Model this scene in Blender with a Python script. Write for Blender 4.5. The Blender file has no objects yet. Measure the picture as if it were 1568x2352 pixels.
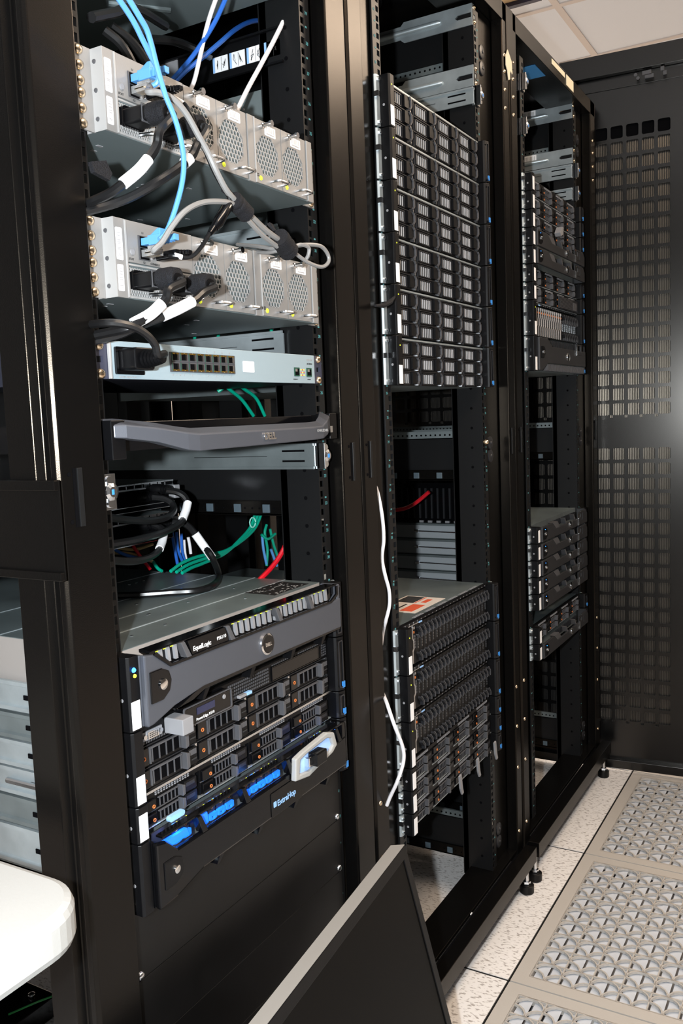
import bpy, math, random
from mathutils import Vector, Matrix
random.seed(4)
SC = bpy.context.scene
COL = SC.collection
# ---------------------------------------------------------------- camera
CP = (-0.597241, -0.725906, 1.104011); YAW, PIT, ROL, FP = 0.528490, -0.107502, -0.040425, 2023.68
D = Vector((math.cos(YAW)*math.cos(PIT), math.sin(YAW)*math.cos(PIT), math.sin(PIT)))
_r = D.cross(Vector((0, 0, 1))).normalized(); _u = _r.cross(D)
RT = _r*math.cos(ROL)+_u*math.sin(ROL); UP = _u*math.cos(ROL)-_r*math.sin(ROL)
cam = bpy.data.cameras.new('camera'); camo = bpy.data.objects.new('camera', cam); COL.objects.link(camo)
M4 = Matrix((RT, UP, -D)).transposed().to_4x4(); M4.translation = Vector(CP)
camo.matrix_world = M4
cam.sensor_fit = 'VERTICAL'; cam.sensor_height = 36; cam.sensor_width = 24; cam.lens = FP/2352*36
cam.clip_start = 0.02; cam.clip_end = 50
SC.camera = camo
# ---------------------------------------------------------------- world, lights, exposure
w = bpy.data.worlds.new('world'); SC.world = w; w.use_nodes = True
w.node_tree.nodes['Background'].inputs[0].default_value = (1.0, 0.86, 0.72, 1)
w.node_tree.nodes['Background'].inputs[1].default_value = 0.05
SC.view_settings.view_transform = 'Standard'; SC.view_settings.look = 'None'
SC.view_settings.exposure = 0; SC.view_settings.gamma = 1; SC.view_settings.use_curve_mapping = False

def lamp(name, kind, loc, power, color, size=0.02, sy=None, rot=(0, 0, 0)):
    l = bpy.data.lights.new(name, kind); l.energy = power; l.color = color
    if kind == 'AREA':
        l.shape = 'RECTANGLE'; l.size = size; l.size_y = sy or size
    else:
        l.shadow_soft_size = size
    o = bpy.data.objects.new(name, l); COL.objects.link(o); o.location = loc; o.rotation_euler = rot
    return o
# the camera's flash, beside the lens (camera held upright)
lamp('camera_flash', 'POINT', Vector(CP)-RT*0.120+UP*0.012-D*0.02, 135, (0.90, 0.96, 1.0), 0.016)
# fluorescent troffers over the aisle, plus added fill lights behind the racks
lamp('ceiling_lamp_and_fill_light', 'AREA', (2.6, -1.25, 2.70), 44, (1.0, 0.79, 0.60), 1.15, 0.55)
lamp('ceiling_lamp_and_fill_light', 'AREA', (4.2, 1.9, 2.70), 70, (1.0, 0.86, 0.74), 1.15, 0.55)  # added fill behind the racks, no fixture; its bounce brightens the ceiling
lamp('ceiling_lamp_and_fill_light', 'AREA', (1.2, 2.4, 2.70), 50, (1.0, 0.86, 0.74), 1.15, 0.55)  # another added fill without a fixture, lifting the ceiling by bounce
lamp('ceiling_lamp_and_fill_light', 'AREA', (0.2, -1.25, 2.70), 44, (1.0, 0.79, 0.60), 1.15, 0.55)

# ---------------------------------------------------------------- pixel -> point (mm), used only to read off positions
def at(px, py, ax, val):
    v = D+RT*((px-784)/FP)-UP*((py-1176)/FP); c = Vector(CP)*1000
    return c+v*((val-c[ax])/v[ax])
def atY(px, py, Y): return tuple(at(px, py, 1, Y))
def atX(px, py, X): return tuple(at(px, py, 0, X))

# ---------------------------------------------------------------- materials
MT = {}
def mat(name, col, rough=0.5, metal=0.0, bump=0, bscale=400, emis=0, ecol=None, spec=0.5, coat=0, trans=0, var=0, vscale=30, alpha=1, stretch=None):
    if name in MT: return MT[name]
    m = bpy.data.materials.new(name); m.use_nodes = True; nt = m.node_tree; b = nt.nodes['Principled BSDF']
    b.inputs['Base Color'].default_value = (*col, 1); b.inputs['Roughness'].default_value = rough
    b.inputs['Metallic'].default_value = metal; b.inputs['Specular IOR Level'].default_value = spec
    b.inputs['Coat Weight'].default_value = coat; b.inputs['Transmission Weight'].default_value = trans
    b.inputs['Alpha'].default_value = alpha
    if emis:
        b.inputs['Emission Color'].default_value = (*(ecol or col), 1); b.inputs['Emission Strength'].default_value = emis
    if bump or var:
        tc = nt.nodes.new('ShaderNodeTexCoord'); mp = nt.nodes.new('ShaderNodeMapping'); nt.links.new(tc.outputs['Object'], mp.inputs[0])
        if stretch: mp.inputs['Scale'].default_value = stretch
    if bump:
        n = nt.nodes.new('ShaderNodeTexNoise'); n.inputs['Scale'].default_value = bscale; n.inputs['Detail'].default_value = 2
        bp_ = nt.nodes.new('ShaderNodeBump'); bp_.inputs['Strength'].default_value = bump; bp_.inputs['Distance'].default_value = 0.001
        nt.links.new(mp.outputs[0], n.inputs['Vector']); nt.links.new(n.outputs[0], bp_.inputs['Height']); nt.links.new(bp_.outputs[0], b.inputs['Normal'])
    if var:
        n2 = nt.nodes.new('ShaderNodeTexNoise'); n2.inputs['Scale'].default_value = vscale; n2.inputs['Detail'].default_value = 6
        r = nt.nodes.new('ShaderNodeValToRGB'); r.color_ramp.elements[0].position = .3; r.color_ramp.elements[1].position = .7
        r.color_ramp.elements[0].color = (*[c*(1-var) for c in col], 1); r.color_ramp.elements[1].color = (*[min(1, c*(1+var)) for c in col], 1)
        nt.links.new(mp.outputs[0], n2.inputs['Vector']); nt.links.new(n2.outputs[0], r.inputs[0]); nt.links.new(r.outputs[0], b.inputs['Base Color'])
    MT[name] = m; return m
BLK = mat('black_powder_coat', (.0024, .0023, .0023), .27, 0, .08, 900, spec=.22)
DBL = mat('black_door_paint', (.003, .003, .0033), .24, 0, .015, 700, spec=.55)
RAIL = mat('black_rail_paint', (.0065, .0066, .0070), .38, 0, .08, 700, spec=.3)
PLA = mat('black_plastic', (.0028, .0028, .0033), .38, 0, .08, 500, spec=.25)
GLO = mat('gloss_black_plastic', (.0025, .0025, .003), .12, 0, spec=.35)
DRK = mat('dark_recess', (.0015, .0015, .002), .8, spec=.05)
ZNC = mat('galvanised_steel', (.42, .47, .49), .38, .65, .12, 60, var=.25, vscale=14)
ZND = mat('dull_galvanised_steel', (.19, .22, .225), .42, .6, .12, 50, var=.3, vscale=9)
DECK = mat('server_lid_steel', (.17, .205, .21), .42, .55, .1, 40, var=.3, vscale=7)
for m_, c_ in ((BLK, (1, .82, .64, 1)), (DBL, (1, .94, .87, 1))): m_.node_tree.nodes['Principled BSDF'].inputs['Specular Tint'].default_value = c_
BRT = mat('bright_steel', (.75, .77, .8), .22, 1)
BRS = mat('brassy_screw_steel', (.80, .62, .42), .25, 1)
SIL = mat('silver_paint', (.25, .243, .236), .48, .25, .12, 1200)
SILL = mat('silver_paint_perforated', (.36, .355, .35), .5, .2)
UND = mat('grey_chassis_steel', (.14, .17, .175), .5, .3, .1, 100)
CYC = mat('pale_blue_grey_paint', (.27, .345, .385), .5, .05, .1, 900)
NAV = mat('navy_ear_paint', (.035, .037, .06), .5, .1)
BEZ = mat('graphite_bezel_plastic', (.075, .08, .095), .42, .35, .08, 1500)
BEZD = mat('dark_graphite_bezel_plastic', (.022, .0225, .025), .45, .2, .08, 1500)
DGR = mat('dark_grey_plastic', (.014, .0145, .017), .4)
MGR = mat('mid_grey_plastic', (.065, .065, .07), .4)
LGR = mat('light_grey_plastic', (.22, .22, .23), .4)
WHT = mat('white_label', (.82, .82, .83), .6)
WPL = mat('white_moulded_plastic', (.34, .338, .325), .6, 0, .15, 300, spec=.2)
WCB = mat('white_cable_jacket', (.72, .70, .72), .4)
BCL = mat('light_blue_cable_jacket', (.085, .27, .58), .4)
BCD = mat('blue_cable_jacket', (.015, .10, .42), .38)
GRN = mat('green_cable_jacket', (.0, .30, .19), .38)
RED = mat('red_cable_jacket', (.60, .005, .015), .38)
GRC = mat('grey_cable_jacket', (.20, .195, .19), .42)
BCB = mat('black_cable_jacket', (.006, .006, .0065), .33, spec=.4)
TANC = mat('tan_cable_jacket', (.45, .28, .10), .5)
VEL = mat('hook_and_loop_fabric', (.007, .007, .009), .8, 0, 1.0, 900, var=.9, vscale=900, spec=.3)
INK = mat('black_print', (.02, .02, .02), .6)
GINK = mat('grey_print', (.3, .3, .3), .6)
WINK = mat('white_print', (.75, .75, .75), .5)
TEAL = mat('teal_print', (.07, .24, .25), .6)
CLR = mat('clear_connector_plastic', (.8, .8, .8), .1, 0, trans=.8)
YLW = mat('yellow_sticker', (.8, .6, .02), .6)
BST = mat('blue_sticker_and_reflection', (.03, .22, .62), .5)
LBS = mat('pale_blue_print', (.25, .45, .75), .6)
CRM = mat('cream_label', (.80, .70, .50), .6)
REDP = mat('red_print', (.55, .08, .03), .6)
ORG = mat('orange_print', (.60, .17, .04), .5)
CHR = mat('chrome', (.8, .8, .8), .08, 1)
GLD = mat('gold_contacts', (.7, .45, .1), .3, 1)
PCB = mat('green_port_lip', (.01, .06, .035), .5)
CLP = mat('blue_grey_clip_plastic', (.06, .085, .105), .5)
LEDY = mat('yellow_green_lamp', (.7, .8, .05), .3, emis=.35, ecol=(.75, .85, .05))
LEDB = mat('blue_lamp', (.02, .15, 1.0), .3, emis=6, ecol=(.03, .22, 1.0))
LEDS = mat('blue_lit_lightguide', (.02, .2, .9), .3, emis=.75, ecol=(.015, .16, .9))
LCD = mat('dark_display', (.01, .015, .05), .1)

# ---------------------------------------------------------------- mesh builder (millimetres)
class B:
    def __init__(s): s.v = []; s.f = []; s.m = []; s.k = 0
    def mi(s, k): s.k = k; return s
    def face(s, *pts):
        n = len(s.v); s.v += [tuple(p) for p in pts]; s.f.append(tuple(range(n, n+len(pts)))); s.m.append(s.k); return s
    def box(s, x0, x1, y0, y1, z0, z1):
        n = len(s.v)
        s.v += [(x, y, z) for z in (z0, z1) for x, y in ((x0, y0), (x1, y0), (x1, y1), (x0, y1))]
        for f in ((3, 2, 1, 0), (4, 5, 6, 7), (0, 1, 5, 4), (1, 2, 6, 5), (2, 3, 7, 6), (3, 0, 4, 7)):
            s.f.append(tuple(n+i for i in f)); s.m.append(s.k)
        return s
    def prism(s, poly, ax, a, b):   # poly: 2-D outline in the two other axes
        def P(u, v, t): return {'x': (t, u, v), 'y': (u, t, v), 'z': (u, v, t)}[ax]
        n = len(s.v); N = len(poly)
        s.v += [P(u, v, a) for u, v in poly]+[P(u, v, b) for u, v in poly]
        s.f.append(tuple(range(n, n+N))); s.f.append(tuple(range(n+2*N-1, n+N-1, -1))); s.m += [s.k, s.k]
        for i in range(N):
            j = (i+1) % N; s.f.append((n+j, n+i, n+N+i, n+N+j)); s.m.append(s.k)
        return s
    def ring(s, outer, inner, ax, a, b):   # plate with an opening; outlines with the same number of points
        def P(u, v, t): return {'x': (t, u, v), 'y': (u, t, v), 'z': (u, v, t)}[ax]
        n = len(s.v); N = len(outer)
        for t in (a, b): s.v += [P(u, v, t) for u, v in outer]+[P(u, v, t) for u, v in inner]
        for i in range(N):
            j = (i+1) % N
            for q in ((i, j, N+j, N+i), (3*N+i, 3*N+j, 2*N+j, 2*N+i), (N+i, N+j, 3*N+j, 3*N+i), (2*N+i, 2*N+j, j, i)):
                s.f.append(tuple(n+t for t in q)); s.m.append(s.k)
        return s
    def tube(s, pts, r, n=8, caps=True):
        pts = [Vector(p) for p in pts]; N = len(pts); rr = r if isinstance(r, (list, tuple)) else [r]*N
        ref = None; base = len(s.v)
        for i, p in enumerate(pts):
            t = (pts[min(i+1, N-1)]-pts[max(i-1, 0)]).normalized()
            if ref is None: ref = t.orthogonal().normalized()
            ref = (ref-t*ref.dot(t)).normalized(); bi = t.cross(ref)
            for k in range(n):
                a = 2*math.pi*k/n; s.v.append(tuple(p+(ref*math.cos(a)+bi*math.sin(a))*rr[i]))
        for i in range(N-1):
            for k in range(n):
                a = base+i*n+k; b = base+i*n+(k+1) % n; s.f.append((a, b, b+n, a+n)); s.m.append(s.k)
        if caps:
            s.f.append(tuple(base+k for k in range(n-1, -1, -1))); s.f.append(tuple(base+(N-1)*n+k for k in range(n))); s.m += [s.k, s.k]
        return s
    def cyl(s, p, q, r, n=12): return s.tube([p, q], r, n)
    def dome(s, c, ax, r, h, n=12):   # screw head along -Y (ax 1) or -X (ax 0)
        pts = []
        for t, q in ((0, 1), (.5, .92), (.85, .65), (1, .3)):
            p = list(c); p[ax] -= h*t; pts.append((p, r*q))
        return s.tube([p for p, _ in pts], [q for _, q in pts], n)
    def build(s, name, mats, parent=None, loc=(0, 0, 0), smooth=False, bevel=0, kind=None):
        if not isinstance(mats, (list, tuple)): mats = [mats]
        me = bpy.data.meshes.new(name); me.from_pydata([(a*.001, b*.001, c*.001) for a, b, c in s.v], [], s.f)
        for m in mats: me.materials.append(m)
        me.polygons.foreach_set('material_index', s.m)
        if smooth: me.polygons.foreach_set('use_smooth', [True]*len(s.f))
        me.update()
        o = bpy.data.objects.new(name, me); COL.objects.link(o); o.location = [c*.001 for c in loc]
        if parent is not None: o.parent = parent
        if bevel:
            md = o.modifiers.new('bevel', 'BEVEL'); md.width = bevel*.001; md.segments = 2; md.limit_method = 'ANGLE'
        if smooth:
            try:
                for e in me.edges: pass
                me.set_sharp_from_angle(angle=math.radians(40))
            except Exception: pass
        if kind: o['kind'] = kind
        return o
def thing(name, label, cat, loc=(0, 0, 0), group=None):
    o = bpy.data.objects.new(name, None); COL.objects.link(o); o.location = [c*.001 for c in loc]; o.empty_display_size = .02
    o['label'] = label; o['category'] = cat
    if group: o['group'] = group
    return o
def tag(o, label, cat, group=None):
    o['label'] = label; o['category'] = cat
    if group: o['group'] = group
    return o
def cp(o, parent, loc=None):
    c = o.copy(); COL.objects.link(c); c.parent = parent
    if loc is not None: c.location = [a*.001 for a in loc]
    for ch in list(o.children): cp(ch, c)
    return c
def tree(root, loc, label):
    r = root.copy(); COL.objects.link(r); r.location = [a*.001 for a in loc]; r['label'] = label
    for ch in list(root.children): cp(ch, r)
    return r
def text(s, size, m, parent, loc, name='lettering', rot=(math.pi/2, 0, 0), line=None, align='LEFT', ext=.15, bold=0):
    c = bpy.data.curves.new(name, 'FONT'); c.body = s; c.size = size*.001; c.extrude = ext*.001; c.align_x = align; c.offset = bold*.001
    if line: c.space_line = line
    t = bpy.data.objects.new(name, c); COL.objects.link(t)
    bpy.context.view_layer.update()
    me = bpy.data.meshes.new_from_object(t.evaluated_get(bpy.context.evaluated_depsgraph_get()))
    bpy.data.objects.remove(t); bpy.data.curves.remove(c)
    me.materials.clear(); me.materials.append(m)
    o = bpy.data.objects.new(name, me); COL.objects.link(o); o.location = [a*.001 for a in loc]; o.rotation_euler = rot
    if parent is not None: o.parent = parent
    return o
def smoothpath(pts, n=8):
    pts = [Vector(p) for p in pts]; P = [pts[0]*2-pts[1]]+pts+[pts[-1]*2-pts[-2]]; out = []
    for i in range(1, len(P)-2):
        for k in range(n):
            t = k/n; a, b, c, d = P[i-1:i+3]
            out.append(0.5*((2*b)+(c-a)*t+(2*a-5*b+4*c-d)*t*t+(3*b-a-3*c+d)*t**3))
    out.append(P[-2]); return out
def cable(name, pts, r, m, label, cat='cable', group=None, parent=None, n=8, sub=8):
    """a run of cable; its origin sits at its first point"""
    pp = smoothpath(pts, sub); o0 = pp[0]
    o = B().tube([p-o0 for p in pp], r, n).build(name, m, parent, loc=o0 if parent is None else o0, smooth=True)
    if parent is None: tag(o, label, cat, group)
    return o
def rr(x0, x1, z0, z1, r, n=4):
    out = []
    for cx, cz, a0 in ((x1-r, z1-r, 0), (x0+r, z1-r, 90), (x0+r, z0+r, 180), (x1-r, z0+r, 270)):
        for k in range(n+1):
            a = math.radians(a0+90*k/n); out.append((cx+r*math.cos(a), cz+r*math.sin(a)))
    return out
U = 44.45
FLZ = -103.0
# ================================================================ SETTING
def struct(name): 
    o = bpy.data.objects.new(name, None); COL.objects.link(o); o['kind'] = 'structure'; return o
def floor_mat():
    m = bpy.data.materials.new('speckled_laminate_tile'); m.use_nodes = True; nt = m.node_tree; b = nt.nodes['Principled BSDF']
    tc = nt.nodes.new('ShaderNodeTexCoord'); 
    mp = nt.nodes.new('ShaderNodeMapping'); mp.inputs['Scale'].default_value = (1, .45, 1); mp.inputs['Rotation'].default_value = (0, 0, .6)
    nt.links.new(tc.outputs['Object'], mp.inputs[0])
    n = nt.nodes.new('ShaderNodeTexNoise'); n.inputs['Scale'].default_value = 190; n.inputs['Detail'].default_value = 3; nt.links.new(mp.outputs[0], n.inputs['Vector'])
    r = nt.nodes.new('ShaderNodeValToRGB'); r.color_ramp.elements[0].position = .36; r.color_ramp.elements[1].position = .46
    r.color_ramp.elements[0].color = (.42, .385, .36, 1); r.color_ramp.elements[1].color = (.88, .85, .83, 1)
    nt.links.new(n.outputs[0], r.inputs[0])
    sc = nt.nodes.new('ShaderNodeTexNoise'); sc.inputs['Scale'].default_value = 3; nt.links.new(tc.outputs['Object'], sc.inputs['Vector'])
    mx = nt.nodes.new('ShaderNodeMix'); mx.data_type = 'RGBA'; mx.blend_type = 'MULTIPLY'; mx.inputs[0].default_value = .25
    nt.links.new(r.outputs[0], mx.inputs[6]); nt.links.new(sc.outputs[0], mx.inputs[7]); nt.links.new(mx.outputs[2], b.inputs['Base Color'])
    b.inputs['Roughness'].default_value = .45; return m
FT = floor_mat()
TEDGE = mat('black_tile_edge_trim', (.01, .01, .01), .6)
GRT = mat('grate_grey_beige_paint', (.44, .41, .375), .5, 0, .2, 300)
GRB = mat('grate_under_metal', (.55, .58, .63), .45, .1)
floor = struct('floor')
B().box(-3000, 6000, -3600, 3200, FLZ-60, FLZ-50).build('subfloor', mat('subfloor_concrete', (.25, .25, .26), .8), floor)
X0, Y0, T = 1079.4, -112.7, 609.6
tile = B().mi(0).box(3, T-3, -T+3, -3, -18, 0).mi(1).box(1, T-1, -T+1, -1, -19, -1.2)
# perforated air-flow tile: frame, fan-shaped openings with a rib pattern, as in the photo
def grate():
    b = B(); b.mi(0)
    e = 34; y0, y1 = -T+e, -e; x0, x1 = e, T-e
    b.box(2, x0, -T+2, -2, -16, 0).box(x1, T-2, -T+2, -2, -16, 0).box(x0, x1, -T+2, y0, -16, 0).box(x0, x1, y1, -2, -16, 0)
    nx, ny = 18, 18; px = (x1-x0)/nx; py = (y1-y0)/ny
    for i in range(nx+1): 
        if i % 2 == 0: b.box(x0+i*px-1.8, x0+i*px+1.8, y0, y1, -6, 0)
    for i in range(nx):
        for j in range(ny):
            cx = x0+i*px; cy = y0+j*py
            # two arcs per cell make the petal pattern
            fl = (i+j) % 2
            pts = []
            for k in range(5):
                a = math.pi/2*k/4
                if fl: pts.append((cx+px*math.sin(a), cy+py*(1-math.cos(a))))
                else: pts.append((cx+px*math.sin(a), cy+py*math.cos(a)))
            for (ax_, ay_), (bx_, by_) in zip(pts, pts[1:]):
                d = Vector((bx_-ax_, by_-ay_)).normalized(); nxx, nyy = -d.y*1.6, d.x*1.6
                b.prism([(ax_-nxx, ay_-nyy), (bx_-nxx, by_-nyy), (bx_+nxx, by_+nyy), (ax_+nxx, ay_+nyy)], 'z', -5, 0)
    for j in range(0, ny+1, 2):
        b.box(x0, x1, y0+j*py-1.3, y0+j*py+1.3, -5, 0)
    b.mi(1)
    for i in range(nx):
        for j in range(ny):   # slanted under-plates seen through the openings
            cx = x0+i*px; cy = y0+j*py
            b.face((cx, cy, -6.5), (cx+px, cy, -6.5), (cx+px, cy+py*.86, -9), (cx, cy+py*.86, -9))
    return b
tmesh = None; gmesh = None
for i in range(-5, 6):
    for j in range(-5, 6):
        loc = (X0+i*T, Y0+j*T, FLZ)
        if j == 0 or (j == -1):
            if gmesh is None:
                go = grate().build('perforated_floor_tile', [GRT, GRB], floor, loc=(X0+i*T, Y0+j*T, FLZ)); gmesh = go
            else: cp(gmesh, floor, loc)
        else:
            if tmesh is None: tmesh = tile.build('floor_tile', [FT, TEDGE], floor, loc=loc)
            else: cp(tmesh, floor, loc)
# ceiling
CZ = 2720.0
ceiling = struct('ceiling')
CT = mat('ceiling_tile_fibre', (.80, .82, .86), .9, 0, .3, 120)
CG = mat('ceiling_grid_paint', (.70, .62, .57), .6)
gx, gy = 3153-26, 345
ct = B().box(14, T-14, 14, T-14, 0, 12)
cm = None
for i in range(-7, 4):
    for j in range(-6, 4):
        if (i, j) == (-1, 0) : pass
        if j == -3 and i in (-1, 0, -5, -4): continue
        loc = (gx+i*T, gy+j*T, CZ+2)
        if cm is None: cm = ct.build('ceiling_tile', CT, ceiling, loc=loc)
        else: cp(cm, ceiling, loc)
gb = B().box(-14, 14, -6.2*T, 4.2*T, -3, 3)
gm = None
for i in range(-7, 5):
    if gm is None: gm = gb.build('ceiling_grid_bar', CG, ceiling, loc=(gx+i*T, gy, CZ))
    else: cp(gm, ceiling, (gx+i*T, gy, CZ))
gb2 = B().box(-7.2*T, 4.2*T, -14, 14, -3, 3); gm = None
for j in range(-6, 5):
    if gm is None: gm = gb2.build('ceiling_grid_bar', CG, ceiling, loc=(gx, gy+j*T, CZ))
    else: cp(gm, ceiling, (gx, gy+j*T, CZ))
B().box(-2600, 6000, -3600, 3200, CZ+60, CZ+80).build('ceiling_deck', CT, ceiling)
TRF = mat('lamp_diffuser', (.9, .8, .65), .5, emis=2.2, ecol=(1, .8, .58))
for k, (i, j) in enumerate(((-1, -3), (-5, -3))):
    t = thing('ceiling_lamp', ('flat fluorescent ceiling panel over the far part of the aisle', 'flat fluorescent ceiling panel over the near part of the aisle')[k], 'ceiling lamp', (gx+i*T, gy+j*T, CZ))
    B().ring([(15, 15), (2*T-15, 15), (2*T-15, T-15), (15, T-15)], [(40, 40), (2*T-40, 40), (2*T-40, T-40), (40, T-40)], 'z', 4, 40).build('frame', CG, t)
    B().box(40, 2*T-40, 40, T-40, 26, 32).build('diffuser', TRF, t)
# small dark-framed ceiling fitting at the top edge of the view
t = thing('ceiling_vent', 'dark-framed beige ceiling fitting at the top of the view above the racks', 'vent', (gx-T*.55, gy+18, CZ-3))
B().ring([(-120, 0), (190, 0), (190, 200), (-120, 200)], [(-95, 22), (165, 22), (165, 178), (-95, 178)], 'z', -26, 0).build('frame', mat('vent_dark_frame', (.02, .02, .05), .5), t)
B().box(-95, 165, 22, 178, -10, -4).build('panel', mat('vent_beige_panel', (.7, .5, .28), .5), t)
# walls (outside the view; they close the room)
WL = mat('dark_wall_paint', (.07, .068, .066), .8, 0, .2, 60)
for n, a in (('wall_far', (5000, 5100, -3600, 3200)), ('wall_near', (-2700, -2600, -3600, 3200)), ('wall_right', (-2700, 5100, -3700, -3600)), ('wall_left', (-2700, 5100, 3200, 3300))):
    o = B().box(*a, FLZ-60, CZ+80).build(n, WL if n in ('wall_near', 'wall_right') else mat('pale_wall_paint', (.65, .62, .58), .8)); o['kind'] = 'structure'

# ================================================================ RACK CABINETS
TOPZ = 1980
def brace_panel(b, ya, yb, za, zb):   # side brace: plain sheet with folded edges (x = 0 plane, facing -X)
    b.box(0, 2, ya, yb, za, zb); b.box(-6, 2, ya, yb, za-2, za); b.box(-6, 2, ya, yb, zb, zb+2)
def rack(c, xl, xr, label, il, ir):
    """c centre of the 19-inch opening; xl..xr outer width; il/ir inner edges of the front posts"""
    t = thing('server_rack', label, 'server rack', (c, 0, FLZ), 'black open server racks standing in a row')
    o = lambda b, n, m, **k: b.build(n, m, t, loc=(-c, 0, -FLZ), **k)
    D1 = 1040
    for side in (0, 1):
        a, b_ = (xl, il) if side == 0 else (ir, xr)
        # folded sheet post: front face, return flange, ridge
        P = B(); s = 1 if side == 0 else -1; ox = xl if side == 0 else xr; ix = il if side == 0 else ir
        P.prism([(ox, -22+4), (ox+s*4, -22), (ix-s*2, -22), (ix, -20), (ix, 4), (ix-s*3, 4), (ix-s*3, -17), (ox+s*3, -17), (ox+s*3, -12), (ox+s*12, -8), (ox+s*12, 8), (ox+s*2, 14), (ox+s*2, 52), (ox, 52), (ox, 12), (ox+s*10, 7), (ox+s*10, -7), (ox, -11)], 'z', -20, TOPZ+40)
        o(P, 'front_post', BLK, bevel=1.2)
        P = B().prism([(ox, D1-60), (ox+s*50, D1-60), (ox+s*50, D1-56), (ox+s*4, D1-56), (ox+s*4, D1), (ox, D1)], 'z', -20, TOPZ+40)
        o(P, 'rear_post', BLK)
        # mounting rail with square holes: side flange + holed front flange
        e0 = c+s*-1*225; e1 = c-s*252  # inner / outer edge of the flange
        hx = c-s*232.5
        R = B()
        lo, hi = sorted((e0, hx-s*4.75 if False else hx+s*4.75)); R.box(lo, hi, 0, 2, -10, 44*U+10)
        lo, hi = sorted((hx-s*4.75, e1)); R.box(lo, hi, 0, 2, -10, 44*U+10)
        zs = [-10]
        for k in range(44):
            for h in (6.35, 22.225, 38.1): zs += [k*U+h-4.75, k*U+h+4.75]
        zs.append(44*U+10)
        for q in range(0, len(zs), 2): R.box(hx-4.75, hx+4.75, 0, 2, zs[q], zs[q+1])
        lo, hi = sorted((e0, e0-s*2)); R.box(lo, hi, 2, 72, -10, 44*U+10)
        lo, hi = sorted((e0, e0-s*14)); R.box(lo, hi, 60, 74, -10, 44*U+10)
        o(R, 'mounting_rail', RAIL, bevel=0)
        R = B().box(*sorted((e0, e1)), 740, 742, -10, 44*U+10).box(*sorted((e0, e0-s*2)), 670, 740, -10, 44*U+10)
        o(R, 'rear_mounting_rail', RAIL)
        # dimples on the rail flank
        R = B()
        for k in range(2, 88, 2):
            R.cyl((e0+s*.3, 26, k*U/2), (e0+s*.8, 26, k*U/2), 3.2, 8)
        o(R, 'rail_dimples', DRK, kind='stuff')
        # filler plate between rail and post (wide racks)
        lo, hi = sorted((e1, ix)); 
        if hi-lo > 3: o(B().box(lo, hi, 6, 8, -10, TOPZ), 'filler_plate', BLK)
        # ticks on the rail
        K = B()
        for k in range(1, 44): K.box(hx-s*10-2, hx-s*10+2, -.5, 0, k*U-1.2, k*U+1.2)
        o(K, 'unit_marks', TEAL, kind='stuff')
        # side frame braces: perforated galvanised strip over a black panel with clips below
        bx = (c+255) if side else (c-300)
        if side == 0 and c < 400:
            for zb in (948, 1870, 19):
                Q = B().prism([(-30, zb), (D1-60, zb), (D1-60, zb+104), (-30, zb+104)], 'x', -8, -6).prism([(-30, zb), (D1-60, zb), (D1-60, zb+9), (-30, zb+9)], 'x', -14, -8).prism([(-30, zb+93), (D1-60, zb+93), (D1-60, zb+104), (-30, zb+104)], 'x', -14, -8)
                q = o(Q, 'side_brace', BLK, bevel=1); q.location.x += 37*.001
            continue
        for zb, flip in ((948, 0), (1870, 1), (19, 0)):
            zt = zb+95; Q = B(); brace_panel(Q, 20, D1-60, zb+(0 if not flip else 12), zt-(0 if flip else 0))
            q = o(Q, 'side_brace', RAIL, bevel=0); q.location.x += bx*.001
            zz = zt+9 if not flip else zb+2
            S = B(); S.box(-6, 0, 20, D1-60, zz-9, zz+9); q2 = o(S, 'perforated_strip', ZND); q2.location.x += bx*.001
            S = B()
            for k in range(78): S.cyl((-6.4, 30+k*12.2, zz), (-5.9, 30+k*12.2, zz), 2.4, 8)
            q2 = o(S, 'strip_holes', DRK, kind='stuff'); q2.location.x += bx*.001
            if not flip:
                for k in range(16):
                    cl = B().box(-9, -6, -7, 7, -7, 7).build('clip', CLP, t, loc=(bx-c, 60+k*59.5, zb+9-FLZ), bevel=.6)
                    if k == 0: pass
                S = B()
                for k in range(60): S.cyl((-6.6, 45+k*14.9, zb+9), (-6, 45+k*14.9, zb+9), 1.8, 6)
                # folded clip channel
                S2 = B().box(-6, 0, 20, D1-60, zb-3, zb+22); q2 = o(S2, 'clip_channel', BLK); q2.location.x += bx*.001
                q2 = o(S, 'clip_channel_holes', DRK, kind='stuff'); q2.location.x += bx*.001
    w_ = (xl, xr)
    # top frame with front fascia, chamfered roof
    o(B().prism([(-22, TOPZ), (-22, TOPZ+40), (12, TOPZ+84), (D1, TOPZ+84), (D1, TOPZ+80), (14, TOPZ+80), (-18, TOPZ+38), (-18, TOPZ)], 'x', *w_), 'roof', BLK, bevel=1)
    o(B().box(il, ir, -18, 80, TOPZ+2, TOPZ+5).box(il, ir, 80, D1, TOPZ+22, TOPZ+25), 'roof_lining', BLK)
    for cx_ in (c-120, c+130):
        vn = B(); vn.ring([(cx_+62*math.cos(a*math.pi/12), 240+62*math.sin(a*math.pi/12)) for a in range(24)], [(cx_+57*math.cos(a*math.pi/12), 240+57*math.sin(a*math.pi/12)) for a in range(24)], 'z', TOPZ+18, TOPZ+22)
        o(vn, 'cable_port_ring', RAIL)
    # base: front bar, sill, side sills, feet
    o(B().box(xl+4, xr-4, -58, -30, -24, 14), 'base_bar', BLK, bevel=1)
    o(B().box(xl+6, xr-6, -30, -18, -24, 2), 'base_groove', DRK)
    o(B().box(xl+6, xr-6, -18, 56, 4, 12), 'base_sill', BLK, bevel=1)
    o(B().box(xl, xl+52, 56, D1, -24, 12).box(xr-52, xr, 56, D1, -24, 12).box(xl+52, xr-52, D1-60, D1, -24, 12), 'base_frame', BLK)
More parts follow.
